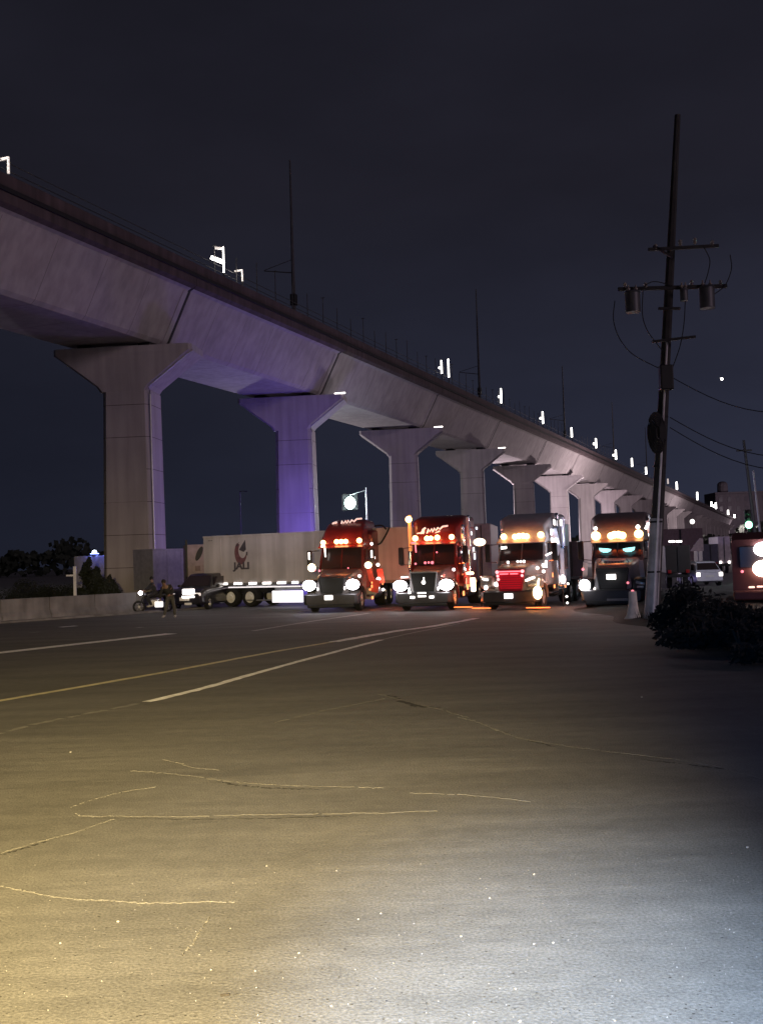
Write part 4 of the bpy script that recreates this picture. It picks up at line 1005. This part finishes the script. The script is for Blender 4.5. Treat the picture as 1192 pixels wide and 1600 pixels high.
B().cyl((0, 0, 0), (0, 0, zt), .07, .05, 8).go('mast', mat('grey mast', (.10, .10, .12), .5), o); B().box((.3, 0, zt), (.7, .14, .08), .02).go('lamp_head', darksteel, o)

# ------------------------------------------------------------------ vehicles on the left: dark car, motorcycle
carp = mat('dark car paint', (.02, .018, .024), .3, .2, var=.1, coat=.5)
whitecar = mat('white car paint', (.68, .68, .78), .35, 0, var=.05, coat=.4)
def car(name, loc, head, label, paint, tall=1.5, rear=False, headm=small_w, group=None, extra=None, len_=4.3):
    o = empty(name, loc, head, label, 'car', group)
    w_ = 1.78; b = B()
    zb = .92 if tall < 1.6 else 1.02
    def S(y, w2, z0, z1, wt_): return rrect(w2, z0, z1, y, .10, wt=wt_)
    b.loft([S(0, w_*.86, .30, zb-.28, w_*.8), S(.10, w_*.96, .26, zb-.16, w_*.88), S(.5, w_, .24, zb-.06, w_*.92), S(1.2, w_, .24, zb, w_*.94), S(len_-.8, w_, .24, zb+.02, w_*.94), S(len_-.15, w_*.96, .28, zb, w_*.88), S(len_, w_*.88, .34, zb-.1, w_*.82)])
    body = b.go('body', paint, o, True)
    y0, y1 = (1.15, len_-.25) if rear or tall > 1.6 else (1.25, len_-.7)
    b = B(); b.loft([rrect(w_*.90, zb-.05, zb+.02, y0, .03, wt=w_*.88), rrect(w_*.86, zb-.05, tall-.05, y0+.75, .09, wt=w_*.68), rrect(w_*.86, zb-.05, tall, (y0+y1)/2, .10, wt=w_*.70), rrect(w_*.86, zb-.05, tall-.04, y1-.45, .09, wt=w_*.68), rrect(w_*.88, zb-.05, zb+.04, y1, .03, wt=w_*.86)])
    cab = b.go('cabin', paint, body, True)
    b = B(); quadpanel(b, [(-w_*.38, y0+.10, zb+.06), (w_*.38, y0+.10, zb+.06), (w_*.31, y0+.72, tall-.12), (-w_*.31, y0+.72, tall-.12)], .02)
    for v in b.bm.verts: v.co.y -= .055
    b.go('windshield', glass, cab)
    b = B(); quadpanel(b, [(-w_*.38, y1-.05, zb+.08), (w_*.38, y1-.05, zb+.08), (w_*.31, y1-.42, tall-.12), (-w_*.31, y1-.42, tall-.12)], -.02)
    for v in b.bm.verts: v.co.y += .035
    b.go('rear_window', glass, cab)
    for sx_ in (-1, 1):
        b = B(); b.loft([[(sx_*(w_*.445), y, z) for y, z in ((y0+.45, zb+.06), (y1-.35, zb+.06), (y1-.6, tall-.16), (y0+.85, tall-.16))], [(sx_*(w_*.38), y, z) for y, z in ((y0+.45, zb+.06), (y1-.35, zb+.06), (y1-.6, tall-.16), (y0+.85, tall-.16))]]); b.go('side_window', glass, cab)
        for yy in (.85, len_-.85): wheel(o, sx_*(w_/2-.10), yy, .33, r=.33, wd=.2)
        b = B(); b.box((sx_*(w_/2+.09), y0+.45, zb+.06), (.18, .1, .13), .03); b.go('mirror', paint, body)
        b = B(); b.box((sx_*.62, .05, zb-.30), (.34, .08, .14), .04); b.go('headlight', headm, body)
        b = B(); b.box((sx_*.68, len_-.02, zb-.2), (.24, .06, .24), .03); b.go('tail_light', extra or mat('tail lens', (.3, .02, .02), .3), body)
    b = B(); b.box((0, -.01, .52), (.5, .02, .16), .01); b.go('number_plate', platem, body)
    b = B(); b.box((0, len_+.01, .62), (.5, .02, .14), .01); b.go('number_plate', platem, body)
    b = B(); b.box((0, .03, .52), (1.0, .03, .26), .02); b.go('grille', black, body)
    return o
p = gnd(289, 954); car_o = car('parked_car', (p.x, p.y, 0), R_(-14), 'dark car with glinting headlights parked in front of the long white trailer', carp, 1.66, headm=dimlamp)  # headlights are off, their glow imitates reflections
car_o.scale = (1.1, 1.1, 1.1)
B().box((.22, -.03, .86), (.60, .05, .24), .06).go('grille_glint', small_w, car_o)  # glowing block imitates the glint on the grille chrome
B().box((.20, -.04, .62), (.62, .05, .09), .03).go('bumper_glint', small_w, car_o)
B().box((.20, -.06, .30), (.36, .03, .10), .02).go('lower_plate', platem, car_o)
# motorcycle
def motorcycle(loc, head, label):
    o = empty('motorcycle', loc, head, label, 'motorcycle')
    for x in (-.68, .68):
        b = B(); r = .31
        rings = []
        for k in range(20):
            a = k*2*PI/20; rings.append([(x+math.cos(a)*(r-.05+.05*math.cos(q_*PI/3)), .05*math.sin(q_*PI/3), r+math.sin(a)*(r-.05+.05*math.cos(q_*PI/3))) for q_ in range(6)])
        rings.append(rings[0]); b.loft(rings, cap=False); t_ = b.go('wheel', rubber, o, True)
        b = B(); b.cyl((x, -.03, r), (x, .03, r), .06, .06, 10)
        for k in range(6): a = k*PI/3; b.cyl((x, 0, r), (x+math.cos(a)*.25, 0, r+math.sin(a)*.25), .012, .012, 5)
        b.go('rim', steel, t_)
    b = B(); b.tube([(-.68, 0, .31), (-.50, 0, .75), (-.42, 0, 1.0)], .03, 6); b.tube([(-.45, 0, .8), (0, 0, .45), (.68, 0, .31)], .035, 6); b.tube([(-.45, 0, .85), (.2, 0, .75), (.75, 0, .80)], .03, 6); b.go('frame', darksteel, o)
    B().ball((-.15, 0, .88), .26, 12, (1.1, .55, .6)).go('fuel_tank', carp, o, True)
    B().box((.42, 0, .84), (.75, .26, .12), .05).go('seat', black, o)
    B().box((0, 0, .48), (.42, .26, .34), .05).go('engine', steel, o)
    B().tube([(-.40, -.36, 1.08), (-.42, 0, 1.02), (-.40, .36, 1.08)], .016, 6).go('handlebar', darksteel, o)
    b = B(); b.ball((-.60, 0, .98), .10, 12); b.go('headlight', white_l, o, True)
    B().tube([(.1, -.16, .35), (.8, -.18, .40)], .05, 8).go('exhaust', chrome, o)
    B().box((.88, 0, .66), (.04, .2, .16), .01).go('tail_light', mat('tail lens', (.3, .02, .02), .3), o)
    return o
mp_ = gnd(240, 957)
mc = motorcycle((mp_.x, mp_.y, 0), R_(20), 'dark motorcycle with its small round headlight lit, standing left of the dark car')

# ------------------------------------------------------------------ people
skin = mat('skin', (.20, .12, .09), .6); dark_cloth = mat('dark clothes', (.02, .02, .024), .9, var=.2, scale=8, bump=.3, bscale=30); trous = mat('grey trousers', (.06, .058, .055), .9, var=.2, scale=8, bump=.3, bscale=30)
hairm = mat('dark hair', (.01, .009, .008), .8); shoe = mat('pale shoe', (.35, .34, .33), .6)
def skinned(name, verts, edges, rad, m, parent, root=0, sub=2):
    me = bpy.data.meshes.new(name); me.from_pydata(verts, edges, []); me.materials.append(m)
    o = bpy.data.objects.new(name, me); col.objects.link(o); o.parent = parent
    md = o.modifiers.new('skin', 'SKIN'); md.use_smooth_shade = True
    for i, v in enumerate(me.skin_vertices[0].data):
        r = rad[i]; v.radius = (r, r) if not isinstance(r, tuple) else r; v.use_root = (i == root)
    s_ = o.modifiers.new('sub', 'SUBSURF'); s_.levels = sub; s_.render_levels = sub
    return o
def person(loc, head, label, J, top=dark_cloth, legs=trous, group=None):
    """J: joints in metres. One continuous skinned body; clothes and hair are children."""
    o = empty('person', loc, head, label, 'person', group)
    names = ['pelvis', 'belly', 'chest', 'neck', 'headb', 'headt', 'shl', 'ell', 'wrl', 'shr', 'elr', 'wrr', 'hipl', 'knl', 'anl', 'tol', 'hipr', 'knr', 'anr', 'tor', 'hl', 'hr']
    J = dict(J)
    for s_ in 'lr':
        w_ = Vector(J['wr'+s_]); e_ = Vector(J['el'+s_]); J['h'+s_] = w_+(w_-e_).normalized()*.09
    V = [J[n] for n in names]; ix = {n: i for i, n in enumerate(names)}
    E_ = [('pelvis', 'belly'), ('belly', 'chest'), ('chest', 'neck'), ('neck', 'headb'), ('headb', 'headt'), ('chest', 'shl'), ('shl', 'ell'), ('ell', 'wrl'), ('wrl', 'hl'), ('chest', 'shr'), ('shr', 'elr'), ('elr', 'wrr'), ('wrr', 'hr'),
          ('pelvis', 'hipl'), ('hipl', 'knl'), ('knl', 'anl'), ('anl', 'tol'), ('pelvis', 'hipr'), ('hipr', 'knr'), ('knr', 'anr'), ('anr', 'tor')]
    Rd = dict(pelvis=(.15, .11), belly=(.13, .10), chest=(.16, .11), neck=.055, headb=.082, headt=.085, shl=.07, ell=.045, wrl=.032, shr=.07, elr=.045, wrr=.032, hipl=.09, knl=.058, anl=.042, tol=.036, hipr=.09, knr=.058, anr=.042, tor=.036, hl=.032, hr=.032)
    body = skinned('body', V, [(ix[a], ix[b_]) for a, b_ in E_], [Rd[n] for n in names], skin, o)
    def sub(name, ns, grow, m):
        ii = {n: i for i, n in enumerate(ns)}
        ee = [(ii[a], ii[b_]) for a, b_ in E_ if a in ii and b_ in ii]
        rr = []
        for n in ns:
            r = Rd[n]; rr.append(tuple(x+grow for x in r) if isinstance(r, tuple) else r+grow)
        return skinned(name, [J[n] for n in ns], ee, rr, m, o)
    sub('jacket', ['pelvis', 'belly', 'chest', 'shl', 'ell', 'wrl', 'shr', 'elr', 'wrr'], .028, top)
    sub('trousers', ['pelvis', 'hipl', 'knl', 'anl', 'hipr', 'knr', 'anr'], .022, legs)
    for s_ in 'lr':
        a_, t_ = Vector(J['an'+s_]), Vector(J['to'+s_]); b = B(); b.tube([a_+(a_-t_)*.35+Vector((0, 0, -.035)), a_+Vector((0, 0, -.02)), t_+Vector((0, 0, .01)), t_+(t_-a_)*.25], [.045, .055, .048, .03], 8); b.go('shoe', shoe, o, True)
        # hand: palm and five fingers
        w_ = Vector(J['wr'+s_]); d = (w_-Vector(J['el'+s_])).normalized(); sd = d.cross(Vector((0, 1, 0))).normalized(); b = B()
        for k in range(4): b.tube([w_+d*.07+sd*(k-1.5)*.02, w_+d*(.13+.008*(k % 2))+sd*(k-1.5)*.022+Vector((0, -.01, 0)), w_+d*.155+sd*(k-1.5)*.02+Vector((0, -.03, 0))], [.010, .009, .007], 6)
        b.tube([w_+d*.03, w_+d*.07+sd*.05, w_+d*.105+sd*.055], [.012, .010, .008], 6); b.go('fingers', skin, o, True)
    hb_, ht_ = Vector(J['headb']), Vector(J['headt']); c_ = (hb_+ht_)/2
    b = B(); b.ball(c_+Vector((0, .025, .04)), .112, 14, (.88, 1.0, 1.05)); b.go('hair', hairm, o, True)
    b = B(); b.tube([c_+Vector((0, -.085, .01)), c_+Vector((0, -.12, -.02))], [.010, .018], 6)
    for sx_ in (-1, 1): b.ball(c_+Vector((sx_*.03, -.088, .018)), .011, 6); b.ball(c_+Vector((sx_*.088, 0, 0)), .025, 8, (.4, .8, 1.1))
    b.ball(c_+Vector((0, -.085, -.055)), .018, 6, (1.4, .4, .4)); b.go('face', skin, o, True)
    return o
STAND = dict(pelvis=(0, 0, .95), belly=(0, .0, 1.12), chest=(0, -.02, 1.36), neck=(0, -.03, 1.50), headb=(0, -.05, 1.60), headt=(0, -.05, 1.70), shl=(-.18, -.02, 1.42), ell=(-.26, .0, 1.14), wrl=(-.30, -.08, .90),
             shr=(.18, -.02, 1.42), elr=(.25, .0, 1.14), wrr=(.28, -.1, .92), hipl=(-.09, 0, .90), knl=(-.12, -.03, .50), anl=(-.13, .03, .09), tol=(-.15, -.12, .04), hipr=(.09, 0, .90), knr=(.13, -.05, .50), anr=(.15, .02, .09), tor=(.19, -.12, .04))
BEND = dict(STAND); BEND.update(belly=(-.04, -.04, 1.10), chest=(-.13, -.14, 1.30), neck=(-.19, -.21, 1.41), headb=(-.23, -.26, 1.50), headt=(-.25, -.29, 1.60), shl=(-.30, -.13, 1.34), ell=(-.40, -.12, 1.06), wrl=(-.42, -.12, .84),
             shr=(.03, -.14, 1.38), elr=(.14, -.18, 1.12), wrr=(.02, -.34, 1.02), knl=(-.16, -.05, .50), anl=(-.28, .05, .10), tol=(-.33, -.09, .04), knr=(.16, -.03, .50), anr=(.20, .02, .09), tor=(.20, -.13, .04))
p = gnd(267, 965); pers = person((p.x, p.y, 0), 0.1, 'person in dark jacket bending beside the dark car, white bag in hand', BEND)
b = B(); q = p+Vector((-.47, -.14, 0)); b.loft([rrect(.34, .50, .72, -.05, .05), rrect(.38, .47, .74, 0, .05), rrect(.34, .50, .72, .05, .05)]); b.tube([(-.08, 0, .73), (-.02, 0, .82), (.06, 0, .82), (.1, 0, .73)], .008, 5)
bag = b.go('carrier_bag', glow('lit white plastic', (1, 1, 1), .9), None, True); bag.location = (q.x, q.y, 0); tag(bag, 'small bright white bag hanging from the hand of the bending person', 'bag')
SIT = dict(STAND); SIT.update(pelvis=(0.1, 0, .98), belly=(.07, 0, 1.12), chest=(0, 0, 1.36), neck=(-.03, 0, 1.48), headb=(-.04, 0, 1.57), headt=(-.05, 0, 1.67), shl=(-.02, -.19, 1.40), ell=(-.2, -.26, 1.2), wrl=(-.40, -.3, 1.1),
            shr=(-.02, .19, 1.40), elr=(-.2, .26, 1.2), wrr=(-.40, .3, 1.1), hipl=(.08, -.1, .95), knl=(-.28, -.2, .78), anl=(-.1, -.22, .36), tol=(-.25, -.22, .30), hipr=(.08, .1, .95), knr=(-.28, .2, .78), anr=(-.1, .22, .36), tor=(-.25, .22, .30))
rp = mc.matrix_basis @ Vector((0, 0, 0)); rider = person((mp_.x, mp_.y, 0), R_(20), 'person in dark clothes sitting on the motorcycle at the left', SIT, legs=dark_cloth)

# ------------------------------------------------------------------ far right: street beyond
# white car seen from behind
p = gnd(1116, 921); Yc = 62; q = at(1116, 913, Yc)
car('parked_car', (at(1116, 900, Yc).x-.3, Yc+4.1, 0), R_(180), 'white hatchback seen from behind, beyond the dark bushes at the right', whitecar, 1.52, rear=True, extra=small_w, len_=4.1)
lamp('street_wash', 'POINT', (at(1135, 800, 60).x, 55, 5), 520, (.9, .9, 1.0), .2)  # assumed light with no lamp modelled, brightens the white car
# white box truck behind it
def simple_box_truck(name, px0, px1, pyt, Y, label, skin, cat='truck', lamps=()):
    a_, c_ = at(px0, 880, Y), at(px1, 880, Y); o = empty(name, ((a_.x+c_.x)/2, Y, 0), R_(-10), label, cat); w_ = c_.x-a_.x; h_ = at((px0+px1)/2, pyt, Y).z
    B().box((0, 3, (h_+.9)/2), (w_, 6, h_-.9), .05).go('box_body', skin, o)
    B().box((0, -.02, (h_+.9)/2), (w_*.04, .04, h_-1.1), .004).go('door_seam', black, o)
    B().box((0, .2, .75), (w_*.9, .2, .2), .03).go('rear_bar', darksteel, o)
    for sx_ in (-1, 1):
        wheel(o, sx_*(w_/2-.25), 1.2, .48, r=.48, wd=.3)
        B().box((sx_*w_*.36, -.03, 1.0), (.2, .05, .2), .03).go('tail_light', small_w if lamps else mat('tail lens', (.3, .02, .02), .3), o)
    return o
simple_box_truck('box_truck', 1123, 1141, 838, 92, 'tall narrow white box truck standing right behind the white hatchback', mat('bright white skin', (.75, .68, .72), .6), lamps=(1,))
simple_box_truck('box_truck', 1098, 1122, 850, 88, 'dark grey box truck between the pale sign and the white box truck', mat('dark grey skin', (.10, .10, .12), .6))
simple_box_truck('box_truck', 1040, 1078, 852, 60, 'black box truck standing behind the bushes, right of the utility pole', mat('black skin', (.02, .017, .018), .6))
simple_box_truck('box_truck', 874, 912, 846, 52, 'dark box truck standing in the gap between the third and fourth trucks', mat('dark plum skin', (.07, .05, .06), .6))
simple_box_truck('box_truck', 1030, 1098, 826, 120, 'brownish box truck far back under the viaduct, right of the utility pole', mat('brown skin', (.16, .11, .12), .7))
for sx_, nm in ((1049, 0), (1060, 1)):
    q = at(sx_, 846, 84); o = empty('tube_light', q, 0, ['left one', 'right one'][nm]+' of two short white tube lights above the black box truck', 'lamp', 'tube lights above the black truck')
    B().box((0, 0, 0), (.5, .1, .16), .03).go('light_tube', small_w, o); B().cyl((0, .2, -q.z), (0, .2, .1), .05, .05, 6).go('pole', darksteel, o)
q = at(1088, 851, 80); o = empty('sign', (q.x, 80, 0), 0, 'small pale roadside sign board beyond the bushes, right of the utility pole', 'sign')
b = B(); b.prism([(-.55, q.z-.5), (.5, q.z-.5), (.5, q.z+.45), (.25, q.z+.5)], -.04, .04); b.go('board', mat('sign pale', (.6, .52, .52), .6), o); B().cyl((.1, .09, 0), (.1, .09, q.z+.3), .05, .05, 6).go('post', steel, o)
# van behind gap trucks 2-3: pale top with a lamp
simple_box_truck('box_truck', 738, 768, 818, 53, 'pale box truck visible in the gap between the second and third trucks', mat('pale skin', (.36, .30, .32), .6))
q = at(749, 847, 46.5); o = empty('cab_lamp', (q.x, 46.5, 0), 0, 'wide bright lamp on a slim post in the gap between second and third trucks', 'lamp')
B().ball((0, 0, q.z), .25, 12, (1.1, .5, .7)).go('lamp_glass', warmw, o, True); B().cyl((0, .12, 0), (0, .12, q.z), .03, .03, 6).go('post', darksteel, o)
q = at(879, 905, 44); o = empty('marker_lamp', (q.x, 44, 0), 0, 'pinkish marker lamp on a short post just right of the third truck', 'lamp')
B().ball((0, 0, q.z), .16, 10, (.8, .5, 1.2)).go('lamp_glass', small_w, o, True); B().cyl((0, .1, 0), (0, .1, q.z), .03, .03, 6).go('post', darksteel, o); pl(o, (0, -.4, q.z), 6, (1, .5, .4))
for k, (x, y) in enumerate([(887, 912), (885, 932), (886, 942)]):
    v = at(x, y, 44); B().ball((v.x-q.x, 0, v.z), .05, 8).go('reflector', small_w, o)
# traffic light and tiny far lamps
q = at(1169, 820, 66); o = empty('traffic_light', (q.x, 66, 0), 0, 'traffic light showing green at the far right', 'traffic light')
B().box((0, .15, q.z+.35), (.42, .25, 1.25), .05).go('housing', black, o)
for dz, m_ in ((.0, green_l), (.38, black), (.76, black)): B().ball((0, -.02, q.z+dz), .24 if dz == 0 else .16, 12, (1, .4, 1)).go('lens', m_, o, True)
B().cyl((.1, .25, 0), (.1, .25, q.z+1), .09, .07, 8).go('pole', darksteel, o); pl(o, (0, -.5, q.z), 22, (.2, 1, .45), .1)
for (x, y, Y, r, lb) in [(1081, 815, 130, .30, 'small round white lamp under the far end of the viaduct'), (1127, 592, 200, .28, 'tiny bright light high in the sky right of the utility pole')]:
    q = at(x, y, Y)
    if 'sky' in lb:
        o = empty('star', q, 0, lb, 'star'); B().ball((0, 0, 0), r, 8).go('bright_point', bare_l, o)
    else:
        o = empty('far_lamp', (q.x, q.y, 0), 0, lb, 'lamp'); B().ball((0, 0, q.z), r, 8).go('lamp_glass', small_w, o); B().cyl((0, .3, 0), (0, .3, q.z), .06, .05, 6).go('post', darksteel, o)
# red truck cut by the right edge
redt = mat('brick red paint', (.10, .032, .030), .5, var=.2, scale=1.5, coat=.2)
X_ = at(1143, 880, 36).x
rt = empty('red_truck', (X_, 36, 0), R_(-19), 'red truck cut by the right edge, its two headlights shining', 'truck')
hh = at(1160, 832, 36).z
b = B(); b.loft([rrect(2.5, .55, hh-.25, .0, .12, cx=1.25), rrect(2.5, .5, hh, .35, .15, cx=1.25), rrect(2.5, .5, hh, 7, .15, cx=1.25)]); b.go('body', redt, rt, True)
B().box((1.25, -.04, 1.95), (2.0, .05, .75), .08).go('windshield', glass, rt)
B().box((1.25, -.14, .62), (2.5, .22, .34), .06).go('bumper', redt, rt)
for (x, y, r, m_) in [(1190, 858, .30, white_l), (1191, 888, .36, glow('warm headlamp', (1, .78, .62), 12)), (1209, 917, .1, small_w)]:
    q = at(x, y, 35.85); B().ball((q.x-X_, -.14, q.z), r, 14, (1, .4, .8)).go('headlight', m_, rt, True)
for (x, y) in [(1175, 917), (1187, 916)]:
    q = at(x, y, 35.8); B().box((q.x-X_, -.27, q.z), (.2, .04, .06), .02).go('bumper_light', glow('pink lamp', (1, .55, .45), 2), rt)
q = at(1161, 893, 35.8); B().ball((q.x-X_, -.1, q.z), .05, 8).go('side_marker', pink_l, rt)
pl(rt, (1.6, -1.0, 1.9), 16, (1, .45, .35), .2)
for y_ in (1.0, 5.5):
    for x_ in (.2, 2.3): wheel(rt, x_, y_, .5, r=.5)
# far building with a cupola, right
bl = mat('far render wall', (.10, .085, .10), .9, var=.1, scale=.1, streak=.15)
YB = 690
q0, q1 = at(1118, 800, YB), at(1215, 800, YB)
fb = empty('far_building', (q0.x, YB, 0), 0, 'faint pale building with a small cupola beyond the end of the viaduct', 'building')
wd_ = q1.x-q0.x; hb = at(1160, 768, YB).z
B().box((wd_/2, 12, hb/2), (wd_, 24, hb), .2).go('wall', bl, fb)
ht = at(1130, 752, YB).z; cxb = at(1131, 760, YB).x-q0.x
b = B(); b.cyl((cxb, 4, hb), (cxb, 4, ht-1.8), 3.6, 3.3, 10); b.ball((cxb, 4, ht-2.2), 3.5, 12, (1, 1, .7)); b.go('cupola', bl, fb)
B().box((wd_/2, -.3, hb-.6), (wd_+1, 1.4, 1.2), .1).go('cornice', bl, fb)
for k in range(7):
    for r_ in range(5):
        B().box((3.5+k*wd_/7.2, -.03, 9+r_*6.5), (2.4, .3, 3.4), .05).go('window', mat('far window', (.06, .05, .065), .4), fb)
lamp('building_wash', 'POINT', (q0.x+15, YB-40, 25), 16000, (1.0, .82, .9), 1.0)  # assumed wash with no lamp modelled, brightens the far building
lamp('assumed_roadside_light_far', 'POINT', (120, 330, 10), 26000, (1.0, .82, .86), .3)  # assumed lamp out of sight, brightens the far girder
# distant dark tree line
random.seed(5)
b = B()
for _ in range(5200):
    t = random.random(); x = -150+360*t; y = 330+random.uniform(-10, 10)
    h_ = (7+3*math.sin(x*.11)+2*math.sin(x*.37+1))*(random.random()**.6)
    s_ = random.uniform(.7, 1.5); a = Vector((random.gauss(0, 1), random.gauss(0, .4), random.gauss(0, 1))).normalized()*s_; qv = Vector((a.z, 0, -a.x))*.8; p = Vector((x, y, h_))
    b.bm.faces.new([b.bm.verts.new(p-a), b.bm.verts.new(p+qv), b.bm.verts.new(p+a), b.bm.verts.new(p-qv)])
tag(b.go('tree_line', leafd), 'dark mass of distant trees along the horizon behind the road', 'trees', kind='stuff')
